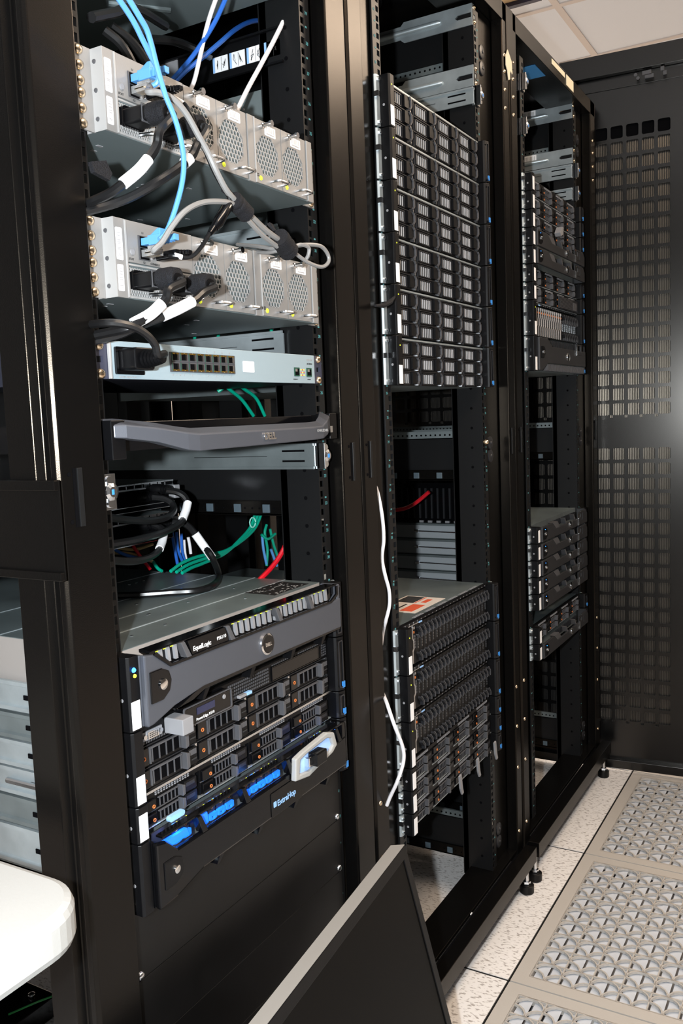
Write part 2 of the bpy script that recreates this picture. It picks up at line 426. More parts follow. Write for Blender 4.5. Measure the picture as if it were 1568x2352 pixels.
    for fx in (xl+34, xr-20):
        for fy in (-36, D1-30):
            f = B().tube([(fx, fy, FLZ), (fx, fy, FLZ+2), (fx, fy, FLZ+20), (fx, fy, FLZ+22)], [16, 18, 18, 14], 20)
            q = o(f, 'levelling_foot', PLA, smooth=True)
            B().cyl((fx, fy, FLZ+20), (fx, fy, -20), 6, 10).cyl((fx, fy, FLZ+24), (fx, fy, FLZ+30), 10, 6).build('foot_stud', BRT, q)
    # round plugs on the filler / post flank
    for z in (1860, 1895, 1000, 1030, 60, 92):
        px_ = ir-14 if ir-c > 300 else ir+1e9
        if px_ < 1e8:
            o(B().tube([(c+282, 6, z), (c+282, 3, z), (c+282, 2, z)], [15, 15, 11], 20).tube([(c+282, 3, z), (c+282, 0, z)], [5, 3], 10), 'round_plug', DGR, smooth=True)
    # closed rear door
    o(B().box(xl+4, xr-4, D1+2, D1+6, -20, TOPZ+60), 'rear_door', DBL)
    # upright cable managers at the back
    for k in range(6): o(B().box(c-210+k*84, c-204+k*84, 900, 930, -10, TOPZ), 'cable_manager_bar', RAIL)
    # latch slot on front post
    for ox, s in ((xl+ (xr-xr), 1), (xr, -1)):
        x_ = ox+s*25 if s == 1 else ox-30
        o(B().box(x_-1, x_+6, -24, -21.8, 1000, 1062), 'latch_plate', RAIL, bevel=.4)
        o(B().box(x_-6, x_-2, -22.6, -21.9, 1000, 1062).cyl((x_-11, -22.6, 1006), (x_-11, -21.9, 1006), 2.4, 8).cyl((x_-11, -22.6, 1056), (x_-11, -21.9, 1056), 2.4, 8), 'latch_slot', DRK)
    S = B()
    if c > 1000:
        for z in (60, 225, 330, 430, 1790, 1830, 1870, 1906):
            for x_ in (xl+16, xr-30): S.dome((x_, -22, z), 1, 4.5, 3, 10)
        o(S, 'post_screws', BRS, kind='stuff', smooth=True)
    return t
CA, CB, CC = 355, 1068, 1849
r0 = rack(CA, 37, 681, 'nearest black open rack, with silver switches and loose cables', 103, 619)
r1 = rack(CB, 686, 1452, 'middle black open rack with six twelve-bay servers in its upper half', 735, 1413)
r2 = rack(CC, 1464, 2238, 'farthest black open rack beside the perforated door', 1508, 2184)
for r_, c_ in ((r0, CA), (r1, CB)):
    for s in (-1, 1):
        text('\n'.join(str(k) for k in range(44, 6, -1)), 7, TEAL, r_, (s*244-4, -.4, 43.3*U-FLZ), 'unit_numbers', line=U/7*0.98)
B().box(1436, 1482, -24, -20, 1890, 2019).mi(0).build('joining_plate', BLK, r1, loc=(-CB, 0, -FLZ), bevel=1)
B().box(664, 700, -24, -20, 1890, 2019).build('joining_plate', BLK, r0, loc=(-CA, 0, -FLZ), bevel=1)
# torn tape and stickers on the rack fascia
tp = B().prism([(1425, 1905), (1436, 1921), (1462, 1902), (1466, 1876), (1449, 1879), (1449, 1860), (1441, 1856), (1434, 1873), (1424, 1884)], 'y', -26.5, -24.6)
q = tp.build('torn_tape', CRM); tag(q, 'torn cream tape stuck high on the post between the two far racks', 'tape')
for x_, z0_, z1_, wd in ((1858, 2001, 2014, 70), (1948, 1984, 2016, 58)):
    pass
q = B().box(0, 120, -24, -22.6, -6, 7).build('fascia_label', CRM, None, loc=(1790, 0, 2006)); tag(q, 'long narrow cream label on the far rack top edge', 'label')
q = B().box(0, 70, -24, -22.6, -14, 14).build('fascia_label', CRM, None, loc=(1925, 0, 2000)); tag(q, 'square cream label on the far rack top edge', 'label')
q = B().box(-45, 45, -22, 22, -1, 0).build('roof_sticker', mat('roof_sticker_blue', (.05, .25, .55), .5), None, loc=(1765, 22, 1981.5)); tag(q, 'blue sticker under the roof of the far rack', 'sticker')
# ================================================================ PERFORATED DOORS
def perf_mat():
    m = bpy.data.materials.new('ribbed_perforated_sheet'); m.use_nodes = True; nt = m.node_tree; b = nt.nodes['Principled BSDF']
    tc = nt.nodes.new('ShaderNodeTexCoord'); wv = nt.nodes.new('ShaderNodeTexWave'); wv.bands_direction = 'Y'; wv.inputs['Scale'].default_value = 62
    nt.links.new(tc.outputs['Object'], wv.inputs['Vector'])
    r = nt.nodes.new('ShaderNodeValToRGB'); r.color_ramp.elements[0].color = (.006, .006, .0065, 1); r.color_ramp.elements[1].color = (.03, .029, .028, 1)
    nt.links.new(wv.outputs[0], r.inputs[0]); nt.links.new(r.outputs[0], b.inputs['Base Color'])
    bp_ = nt.nodes.new('ShaderNodeBump'); bp_.inputs['Strength'].default_value = .4; bp_.inputs['Distance'].default_value = .0008
    nt.links.new(wv.outputs[0], bp_.inputs['Height']); nt.links.new(bp_.outputs[0], b.inputs['Normal'])
    b.inputs['Roughness'].default_value = .28; b.inputs['Specular IOR Level'].default_value = .7; b.inputs['Specular Tint'].default_value = (1, .86, .70, 1); return m
PRF = perf_mat()
def perf_door(label, X, y0, cols, pitch, y_lo, y_hi, loc_name='perforated_rack_door'):
    """door leaf in the plane X; columns of square openings start at y0 and go towards -Y"""
    t = thing(loc_name, label, 'rack door', (X, (y_lo+y_hi)/2, FLZ))
    oy = -(y_lo+y_hi)/2
    sh = B(); wy = 36
    def grid(z0, rows, pz, wz):
        ys = [y0+6]; 
        for j in range(cols): ys += [y0-j*pitch, y0-j*pitch-wy]
        # vertical bars
        for j in range(cols-1): sh.box(-1.2, 1.2, y0-(j+1)*pitch, y0-j*pitch-wy, z0, z0+rows*pz)
        yA, yB = y0-(cols-1)*pitch-wy, y0
        for k in range(rows+1):
            za = z0+k*pz-(pz-wz) if k else z0-8; zb = z0+k*pz if k < rows else z0+rows*pz
            for j in range(cols):
                sh.box(-1.2, 1.2, y0-j*pitch-wy, y0-j*pitch, za, zb)
                # rolled corners of each opening
                if k < rows:
                    zt = z0+(k+1)*pz-(pz-wz)
                    for (yy, zz, sy, sz) in ((y0-j*pitch, zb, -1, 1), (y0-j*pitch-wy, zb, 1, 1), (y0-j*pitch, zt, -1, -1), (y0-j*pitch-wy, zt, 1, -1)):
                        sh.face((-1.2, yy, zz), (-1.2, yy+sy*5, zz), (-1.2, yy+sy*1.5, zz+sz*1.5), (-1.2, yy, zz+sz*5))
        return yA, yB
    yA, yB = grid(70, 19, 47.9, 37); grid(1074, 19, 47.1, 37)
    sh.box(-1.2, 1.2, yA, yB, -60, 62).box(-1.2, 1.2, yA, yB, 70+19*47.9, 1066).box(-1.2, 1.2, yA, yB, 1074+19*47.1, 2068)
    sh.box(-1.2, 1.2, y_lo, yA, -60, 2068).box(-1.2, 1.2, yB, y_hi, -60, 2068)
    sh.build('door_skin', DBL, t, loc=(0, oy, -FLZ))
    B().box(9, 10, yA-10, yB+10, 50, 1074+18*47.1+44-48).build('perforated_sheet', PRF, t, loc=(0, oy, -FLZ))
    B().box(9, 10, yA-4, yB-14, 1918, 1966).build('added_darkness_strip', DRK, t, loc=(0, oy, -FLZ))  # added black strip standing in for the darkness behind the top openings
    B().box(-26, 1, y_lo, y_hi, 2106, 2168).box(-4, 1, y_lo, y_hi, 2068, 2106).build('top_rail', DBL, t, loc=(0, oy, -FLZ), bevel=1.5)
    B().box(-22, 1, y_lo, y_hi, -88, -60).build('bottom_rail', DBL, t, loc=(0, oy, -FLZ), bevel=1)
    B().box(-20, 12, y_lo, y_lo+14, -60, 2106).build('edge_stile', DBL, t, loc=(0, oy, -FLZ), bevel=1)
    L = B().cyl((-10, -140, 2085), (-6, -140, 2085), 5, 10).box(-12, -6, -185, -160, 2079, 2090).box(-12, -6, -222, -212, 2080, 2092)
    L.build('latch_hardware', MGR, t, loc=(0, oy, -FLZ))
    return t
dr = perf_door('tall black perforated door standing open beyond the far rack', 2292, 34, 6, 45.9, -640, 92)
DA = math.radians(4.8); hy = -120  # leaf turned a little past square so the flash glow shows on it
dy_ = dr.location.y-hy*.001
dr.rotation_euler = (0, 0, DA); dr.location = (2.292-math.sin(DA)*dy_, hy*.001+math.cos(DA)*dy_, dr.location.z)
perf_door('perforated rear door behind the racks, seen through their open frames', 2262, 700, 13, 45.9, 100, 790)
# steel posts seen at the left edge of the door
# ================================================================ DEVICE PARTS
def body(t, x0, x1, y0, y1, h, m=ZND, top=None, rods=False):
    b = B().box(x0, x1, y0, y1, 1.5, h-1.5).build('chassis', m, t)
    if top: B().box(x0, x1, y0, y1, h-1.5, h-.6).build('lid', top, t)
    return b
def ears(t, h, label=True, sticker=True, y=-24, lit=True, m=PLA, x=241):
    e = B().prism([(-x, 0), (-x, y+3), (-x+3, y), (-224, y), (-224, 0)], 'z', 1, h-1).build('rack_ear', m, t, bevel=.5)
    if label: B().box(-x+1.5, -225.5, y-.5, y, 3, min(36, h*.78)).build('asset_label', WHT, e)
    B().cyl((-x-.4, y*.5, h*.42), (-x, y*.5, h*.42), 2.2, 10).build('ear_rivet', LGR, e)
    if lit:
        B().cyl((-233, y-.6, h-18), (-233, y, h-18), 1.3, 8).build('status_lamp', LEDY, e)
    e2 = B().prism([(x, 0), (x, y+3), (x-3, y), (224, y+4), (222, y+8), (222, 0)], 'z', 1, h-1).build('rack_ear', m, t, bevel=.5)
    B().ring(rr(223, 236, 6, h-6, 3), rr(225, 234, 8, h-8, 2), 'y', y-.4, y+.6).build('ear_latch', DGR, e2)
    if sticker:
        s_ = B().box(x-9, x-2, y-.5, y+1.5, 5, 15).build('processor_sticker', BST, e2)
    # galvanised slide flange screwed to the rail
    for s in (-1, 1):
        f = B().mi(0).prism([(s*242, 0), (s*242, -5), (s*252, -4), (s*254, -1), (s*254, 0)], 'z', 2, h-2)
        if s < 0: f.mi(1).box(-256, -250, -9, -1, h*.55, h*.55+9).cyl((-246, -8, 9), (-246, -4, 9), 3, 8).cyl((-246, -8, h-9), (-246, -4, h-9), 3, 8)
        f.build('slide_flange', [ZNC, BRT], t)
def slide(t, h):
    pass
# drive carriers ---------------------------------------------------
def lff(w=107, h=26):   # one mesh set, copied for each bay
    root = B().mi(0).box(0, w, -4, 8, 0, h).mi(1)
    root.box(0, w, -5.5, -4, h-.9, h).box(0, w, -5.5, -4, 0, .5)
    return root
def protos():
    P = {}
    hold = None
    # 3.5-inch carrier, black handle type (middle rack)
    o = B().mi(0).box(0, 107, -3, 8, 0, 26.5).mi(1).box(0, 107, -6, -3, 25.4, 26.5).box(0, 1, -6, -3, 0, 26.5).build('drive_carrier', [PLA, DGR], None)
    sl = B()
    for k in range(6): sl.box(13+k*8.2, 14.3+k*8.2, -4.4, -3, 4, 21)
    sl.build('vent_bars', mat('bright_vent_plastic', (.38, .38, .39), .4), o)
    B().ring(rr(10, 62, 2, 23.5, 3), rr(11.6, 60.4, 3.4, 22, 2), 'y', -5, -3).build('vent_frame', DGR, o)
    B().mi(0).prism([(66, 3), (82, 3), (88, 8), (88, 19), (82, 24), (66, 24)], 'y', -9, -3).mi(1).prism([(83, 2), (86, 2), (92, 8), (92, 19), (86, 24.5), (83, 24.5), (88.5, 18.5), (88.5, 8.5)], 'y', -12, -3).build('handle', [PLA, MGR], o)
    B().box(94, 98, -6, -3, .5, 4).build('release_tab', BRT, o)
    B().box(97, 97.8, -4, -3, 8, 20).box(100, 100.8, -4, -3, 8, 20).build('lamp_guides', REDP, o)
    P['lffb'] = o
    # 3.5-inch carrier with orange ring button (nearest rack)
    o = B().mi(0).box(0, 107, -3, 8, 0, 26.5).mi(1).box(0, 107, -5, -3, 25.8, 26.5).build('drive_carrier', [PLA, DGR], None)
    sl = B().mi(0)
    sl.box(22, 78, -4, -3.2, 4, 21).mi(1)
    for k in range(5): sl.box(26+k*12.5, 27.4+k*12.5, -5.4, -4, 3.5, 21)
    sl.box(21, 78, -7, -4, 21, 23).box(21, 22.4, -7, -4, 3, 22)
    sl.build('vent_bars', [DRK, MGR], o)
    b = B().box(2, 20, -6, -3, 1.5, 24.5).build('release_button', GLO, o, bevel=1.2)
    B().ring([(11+2.6*math.cos(a*math.pi/8), 12+2.6*math.sin(a*math.pi/8)) for a in range(16)], [(11+1.7*math.cos(a*math.pi/8), 12+1.7*math.sin(a*math.pi/8)) for a in range(16)], 'y', -6.8, -6).build('orange_ring', ORG, b)
    B().prism([(79, 2), (85, 4), (85, 22), (79, 24)], 'y', -13, -3).build('handle_tab', MGR, o, bevel=.6)
    B().mi(0).box(87, 104, -8, -3, 2, 24).mi(1).box(89, 103, -8.4, -8, 15, 22).mi(2).box(92, 103, -8.5, -8.3, 8, 10).build('handle', [PLA, MGR, INK], o, bevel=.8)
    B().box(103, 107, -6, -3, 22, 26).build('hinge', BRT, o)
    P['lffo'] = o
    # 2.5-inch carrier, horizontal, 8-bay
    o = B().mi(0).box(0, 100, -3, 8, 0, 16.5).mi(1).box(0, 100, -4.6, -3, 0, .7).build('drive_carrier', [PLA, MGR], None)
    b = B().box(3, 24, -6, -3, 1, 15).build('release_button', GLO, o, bevel=.8)
    B().ring([(19+2.3*math.cos(a*math.pi/8), 6+2.3*math.sin(a*math.pi/8)) for a in range(16)], [(19+1.5*math.cos(a*math.pi/8), 6+1.5*math.sin(a*math.pi/8)) for a in range(16)], 'y', -6.8, -6).build('orange_ring', ORG, b)
    sl = B().mi(0).box(28, 64, -4, -3.2, 2, 14).mi(1)
    for k in range(5): sl.box(31+k*7, 32.1+k*7, -5.2, -4, 2, 13)
    sl.box(28, 65, -6.6, -4, 13, 14.2).build('vent_bars', [DRK, MGR], o)
    B().prism([(66, 1), (71, 2), (71, 14), (66, 15.5)], 'y', -12, -3).build('handle_tab', MGR, o, bevel=.5)
    B().mi(0).box(73, 97, -8, -3, 1, 15.5).mi(1).box(76, 93, -8.4, -8, 8, 13).build('handle', [PLA, DGR], o, bevel=.6)
    P['sffh'] = o
    # vertical 2.5-inch carrier with jogged light bar
    o = B().box(0, 17.2, -3, 8, 0, 76).build('drive_carrier', PLA, None)
    B().prism([(2, 75), (2, 50), (6, 45), (6, 30), (2, 26), (2, 2), (4.6, 2), (4.6, 25), (8.4, 29), (8.4, 46), (4.6, 51), (4.6, 75)], 'y', -4.2, -3).build('handle', mat('pale_grey_plastic', (.42, .40, .39), .45), o)
    g = B()
    for k in range(5): g.box(9.5, 15.5, -4, -3, 30+k*5.4, 34+k*5.4)
    g.build('vent_cells', MGR, o)
    B().ring([(9.5+2.4*math.cos(a*math.pi/8), 62+2.4*math.sin(a*math.pi/8)) for a in range(16)], [(9.5+1.6*math.cos(a*math.pi/8), 62+1.6*math.sin(a*math.pi/8)) for a in range(16)], 'y', -4, -3).build('orange_ring', ORG, o)
    B().box(4, 9, -6, -3, 69, 74).build('catch', BRT, o)
    P['sffv'] = o
    # blank filler for the same bay
    o = B().mi(0).box(0, 17.2, -3, 8, 0, 76).mi(1)
    o.prism([(1.5, 68), (11, 58), (11, 51), (14.5, 55), (14.5, 60), (4, 71)], 'y', -10, -3).prism([(1.5, 18), (11, 8), (11, 2), (14.5, 5), (14.5, 10), (4, 21)], 'y', -10, -3)
    o.mi(2).prism([(13.6, 49), (15.2, 51), (15.2, 61), (5, 72), (4, 71), (13.6, 60)], 'y', -11, -9).prism([(13.6, 2), (15.2, 3), (15.2, 11), (5, 22), (4, 21), (13.6, 10)], 'y', -11, -9).prism([(2, 56), (10, 48), (10, 47), (1.5, 55)], 'y', -9, -3)
    o.mi(3)
    for k in range(4): o.box(8, 9.2, -4.2, -3, 27+k*5.5, 31+k*5.5)
    P['blank'] = o.build('drive_blank', [PLA, DGR, MGR, BRT], None)
    return P
PR = protos()
def put(key, t, loc): return cp(PR[key], t, loc)
def server12(label, c, z, group):
    t = thing('rack_server', label, 'server', (c, 0, z), group); h = 2*U
    body(t, -222, 222, 6, 680, h, ZND, DECK); ears(t, h)
    B().box(-222, 222, -5, 8, h-4.6, h-1.6).build('lid_edge', ZNC, t)
    for i in range(4):
        for j in range(3): put('lffb', t, (-217+i*108.6, 0, 1.6+j*27.4))
    return t
def server24(label, c, z, group, lightn=3, n=24):
    t = thing('rack_server', label, 'server', (c, 0, z), group); h = 2*U
    body(t, -222, 222, 6, 680, h, ZND, DECK); ears(t, h, sticker=True)
    B().box(-222, 222, -4, 8, h-5, h-1.6).build('lid_edge', PLA, t)
    g = B()
    for k in range(24): g.cyl((-210+k*18, -4.6, h-3.2), (-210+k*18, -4, h-3.2), 1.1, 6)
    g.build('perforation_dots', LGR, t, kind='stuff')
    B().box(-206, -150, -9, -4, h-6, h-4.6).build('front_guide_bar', BRT, t)
    B().box(-160, -146, -9.6, -9, h-7, h-4).build('blue_tag', LBS, t)
    for i in range(n): put('sffv' if i < lightn else 'blank', t, (-218+i*18.1, 0, 4))
    return t
def server8(label, c, z, group, orange=True, tags=()):
    t = thing('rack_server', label, 'server', (c, 0, z), group); h = U
    body(t, -222, 222, 6, 680, h, ZND, DECK); ears(t, h, lit=False)
    B().box(-222, 222, -4, 8, 36, h-1.2).build('lid_edge', PLA, t)
    g = B()
    for k in range(4):
        for q in range(13):
            for r_ in range(2): g.box(-190+k*109+q*5, -187.6+k*109+q*5, -5, -4, 37+r_*2.6, 38.6+r_*2.6)
    g.build('vent_perforations', LGR, t, kind='stuff')
    B().box(-222, 222, -5, 6, .2, 1.6).build('lower_edge', ZNC, t)
    for i in range(4):
        for j in range(2): put('sffh', t, (-214+i*108.5, 0, 2+j*17))
    return t
def mount_text(s, size, m, t, x, y, z, **k): return text(s, size, m, t, (x, y, z), **k)
def bezel1u(label, c, z, group):
    """1U server behind a graphite bezel with lock, badge and pull-up label frame"""
    t = thing('rack_server', label, 'server', (c, 0, z), group); h = U
    body(t, -222, 222, 6, 680, h, ZND, DECK); ears(t, h, lit=False, label=True)
    b = B().prism([(-222, 2), (222, 2), (222, 30), (205, 42), (150, 42), (150, 24), (-100, 24), (-135, 42), (-222, 42)], 'y', -30, -24)
    b.build('bezel', BEZD, t, bevel=1.5)
    for a_, b_ in ((-222, -218), (218, 222)): B().box(a_, b_, -24, 0, 2, 42).build('bezel_return', BEZD, t)
    for p_ in ([(-95, 24), (-60, 24), (-80, 41), (-125, 41)], [(0, 24), (8, 24), (-6, 41), (-14, 41)], [(90, 24), (98, 24), (84, 41), (76, 41)]): B().prism(p_, 'y', -28, -14).build('bezel_strut', MGR, t)
    g = B()
    for q in range(24): g.prism([(-90+q*10, 25), (-87+q*10, 25), (-92+q*10, 41), (-95+q*10, 41)], 'y', -16, -12)
    g.build('vent_bars', DGR, t)
    l = B().prism([(-216, 8), (-216, 38), (-196, 38), (-186, 32), (-184, 23), (-186, 14), (-196, 8)], 'y', -32, -30).build('lock_plate', GLO, t, bevel=.8)
    B().tube([(-200, -32, 22), (-200, -34, 22), (-200, -35, 22)], [4.5, 4.5, 3], 14).build('lock', CHR, l, smooth=True)
    B().cyl((-205, -32.6, 34), (-205, -32, 34), .9, 8).build('status_lamp', LEDB, l)
    B().tube([(40, -30, 17), (40, -33, 17), (40, -34, 17)], [10, 10, 7], 20).build('badge', CHR, t, smooth=True)
    q = B().ring([(118, 12), (172, 12), (172, 40), (118, 40)], [(124, 16), (168, 16), (168, 36), (124, 36)], 'y', -31, -27).build('label_frame', BEZD, t)
    B().box(118, 123, -33, -30, 4, 38).build('frame_edge', CHR, q)
    return t
def bezel2u(label, c, z, group):
    t = thing('rack_server', label, 'server', (c, 0, z), group); h = 2*U
    body(t, -222, 222, 6, 680, h, ZND, DECK); ears(t, h, lit=False)
    b = B().prism([(-222, 2), (-200, 2), (-150, 22), (222, 22), (222, 66), (120, 66), (-110, 66), (-150, 86), (-222, 86)], 'y', -30, -24)
    b.build('bezel', BEZD, t, bevel=1.5)
    for a_, b_, c_ in ((-222, -218, 86), (218, 222, 66)): B().box(a_, b_, -24, 0, 2, c_).build('bezel_return', BEZD, t)
    g = B()
    for q in range(34): g.prism([(-150+q*10.8, 3), (-146.5+q*10.8, 3), (-143.5+q*10.8, 20), (-147+q*10.8, 20)], 'y', -28, -12)
    g.build('vent_bars', MGR, t)
    g = B()
    for q in range(18): g.prism([(-100+q*14, 68), (-94+q*14, 68), (-98+q*14, 84), (-104+q*14, 84)], 'y', -20, -12)
    g.build('upper_vent_bars', DGR, t)
    l = B().prism([(-212, 34), (-212, 64), (-190, 64), (-180, 58), (-178, 49), (-180, 40), (-190, 34)], 'y', -32, -30).build('lock_plate', GLO, t, bevel=.8)
    B().tube([(-195, -32, 49), (-195, -34, 49), (-195, -35, 49)], [4.5, 4.5, 3], 14).build('lock', CHR, l, smooth=True)
    B().tube([(35, -30, 44), (35, -33, 44), (35, -34, 44)], [11, 11, 8], 20).build('badge', CHR, t, smooth=True)
    q = B().ring([(118, 54), (176, 54), (176, 84), (118, 84)], [(124, 60), (170, 60), (170, 80), (124, 80)], 'y', -31, -27).build('label_frame', BEZD, t)
    B().box(118, 123, -33, -30, 52, 86).build('frame_edge', CHR, q)
    return t
ORD = ['topmost', 'second from the top', 'third from the top', 'fourth from the top', 'fifth from the top', 'lowest']
s0 = server12('black twelve-bay server, topmost of the six in the middle rack', CB, 36*U, 'twelve-bay servers in the middle rack')
for k in range(1, 6): tree(s0, (CB, 0, (36-2*k)*U), 'black twelve-bay server, %s of the six in the middle rack' % ORD[k])
s1 = server24('black server with vertical drive slots, top of the lower stack in the middle rack', CB, 14*U, 'servers with vertical drive slots in the middle rack')
tree(s1, (CB, 0, 12*U), 'black server with vertical drive slots, second in the lower stack of the middle rack')
tree(s1, (CB, 0, 10*U), 'black server with vertical drive slots, third in the lower stack of the middle rack')
s2 = server8('thin eight-bay server directly under the vertical-slot servers, middle rack', CB, 9*U, 'thin eight-bay servers in the middle rack')
tree(s2, (CB, 0, 8*U), 'thin eight-bay server, middle one of three at the foot of the middle rack')
s2c = tree(s2, (CB, 0, 7*U), 'thin eight-bay server with its handles hanging open, lowest in the middle rack')
for x_ in (-20, 80, 188):
    B().prism([(x_, 34), (x_+10, 36), (x_+16, 4), (x_+20, -8), (x_+12, -10), (x_+4, 6)], 'y', -26, -22).build('open_handle', LGR, s2c, bevel=.5)
# far rack
tree(s2, (CC, 0, 37*U), 'thin eight-bay server, topmost of all in the far rack')
tree(s2, (CC, 0, 36*U), 'thin eight-bay server, second from the top in the far rack')
x3 = tree(s2, (CC, 0, 35*U), 'thin eight-bay server with one handle open, third in the far rack')
B().prism([(-60, 12), (-40, 30), (-26, 30), (-30, 12), (-50, 4)], 'y', -40, -24).build('open_handle', LGR, x3, bevel=.5)
b1 = bezel1u('thin graphite-bezel server with white edge tab, upper of two high in the far rack', CC, 34*U, 'thin servers with lockable bezels in the far rack')
tree(b1, (CC, 0, 33*U), 'thin graphite-bezel server with white edge tab, lower of two high in the far rack')
tree(s2, (CC, 0, 32*U), 'thin eight-bay server under the two bezelled servers, far rack')
x5 = tree(s2, (CC, 0, 31*U), 'thin server with a ribbed grey panel at its right, above the slotted server, far rack')
g = B().mi(0).box(20, 205, -13, -8, 3, 35).mi(1)
for k in range(9): g.box(24, 150, -14, -13, 5+k*3.4, 6.4+k*3.4)
g.box(155, 190, -14, -13, 6, 28).build('ribbed_panel', [DGR, MGR], x5)
s3 = server24('server with sixteen light vertical drive handles in the far rack', CC, 29*U, 'slotted servers', lightn=16, n=24); s3.pop('group', None) if hasattr(s3, 'pop') else None
b2 = bezel2u('thick server with graphite bezel, lock and round badge in the far rack', CC, 27*U, 'bezelled'); 
for q in (s3, b2):
    if 'group' in q: del q['group']
for k in range(5): tree(b1, (CC, 0, (17-k)*U), 'thin graphite-bezel server, %s in the lower stack of five, far rack' % ORD[min(k, 5)] if k < 4 else 'thin graphite-bezel server, lowest in the stack of five, far rack')
tree(s2, (CC, 0, 11*U), 'thin eight-bay server under the gap, near the bottom of the far rack')
tree(b1, (CC, 0, 10*U), 'thin graphite-bezel server, lowest device in the far rack')
# rods on the flanks of the far stack (seen through the middle rack)
for k in range(5):
    z = (17-k)*U
    q = B().box(-1.5, 0, 10, 690, 4, U-6).mi(1).cyl((-5, 150, 21), (-5, 330, 23), 2.2, 8).cyl((-5, 145, 21), (-5, 158, 21), 5, 8).cyl((-5, 322, 23), (-5, 334, 23), 5, 8)
    o = q.build('side_slide', [mat('slide_paint', (.36, .39, .41), .5, .3), BRT], None, loc=(CC-224, 0, z)); tag(o, 'grey slide with thin rod beside the far rack stack, %s' % (ORD[k] if k < 4 else 'lowest of five'), 'slide rail', 'grey slides with rods on the far rack stack')
# ribbed black power-supply carrier on the far stack
t = thing('power_supply_carrier', 'black ribbed power supply box lying on the stack in the far rack', 'power supply', (CC, 200, 18*U))
B().box(-222, 200, 0, 260, 2, 112).build('housing', GLO, t, bevel=2)
f = B()
for k in range(14): f.box(-225, -222, 8+k*18, 12+k*18, 14, 98)
for k in range(22): f.box(-214+k*19, -210+k*19, -4, 0, 14, 98)
f.build('ribs', DGR, t)
f = B()
for k in range(5): f.box(-226, -222, 4+k*26, 16+k*26, 2, 8)
f.build('feet', LGR, t)
q = B().box(0, 95, 0, 90, 0, 30).mi(1).box(60, 90, -3, 0, 6, 26).box(20, 50, -3, 0, 4, 20).build('adapter_box', [LGR, WHT], None, loc=(CC-205, 60, 18*U+.5), bevel=2); tag(q, 'small light grey adapter box lying on top of the lower stack, far rack', 'adapter')
# ================================================================ NEAREST RACK
def hexes(x0, x1, z0, z1, r, inside):
    out = []; dx = r*1.732; dz = r*1.5; j = 0; z = z0
    while z <= z1:
        x = x0+(dx/2 if j % 2 else 0)
        while x <= x1:
            if inside(x, z): out.append((x, z))
            x += dx
        z += dz; j += 1
    return out
def hexgrid(b, cells, R, r, ya, yb):
    for x, z in cells:
        O = [(x+R*math.cos(math.radians(60*k+30)), z+R*math.sin(math.radians(60*k+30))) for k in range(6)]
        I = [(x+r*math.cos(math.radians(60*k+30)), z+r*math.sin(math.radians(60*k+30))) for k in range(6)]
        b.ring(O, I, 'y', ya, yb)
def barcode(b, x0, x1, z0, z1, y, seed=1, vertical=False):
    rnd = random.Random(seed); p = x0 if not vertical else z0; e = x1 if not vertical else z1
    while p < e:
        w_ = rnd.choice((.35, .35, .7, 1.0))
        if vertical: b.box(x0, x1, y-.1, y, p, min(p+w_, e))
        else: b.box(p, min(p+w_, e), y-.1, y, z0, z1)
        p += w_+rnd.choice((.5, .5, .9))
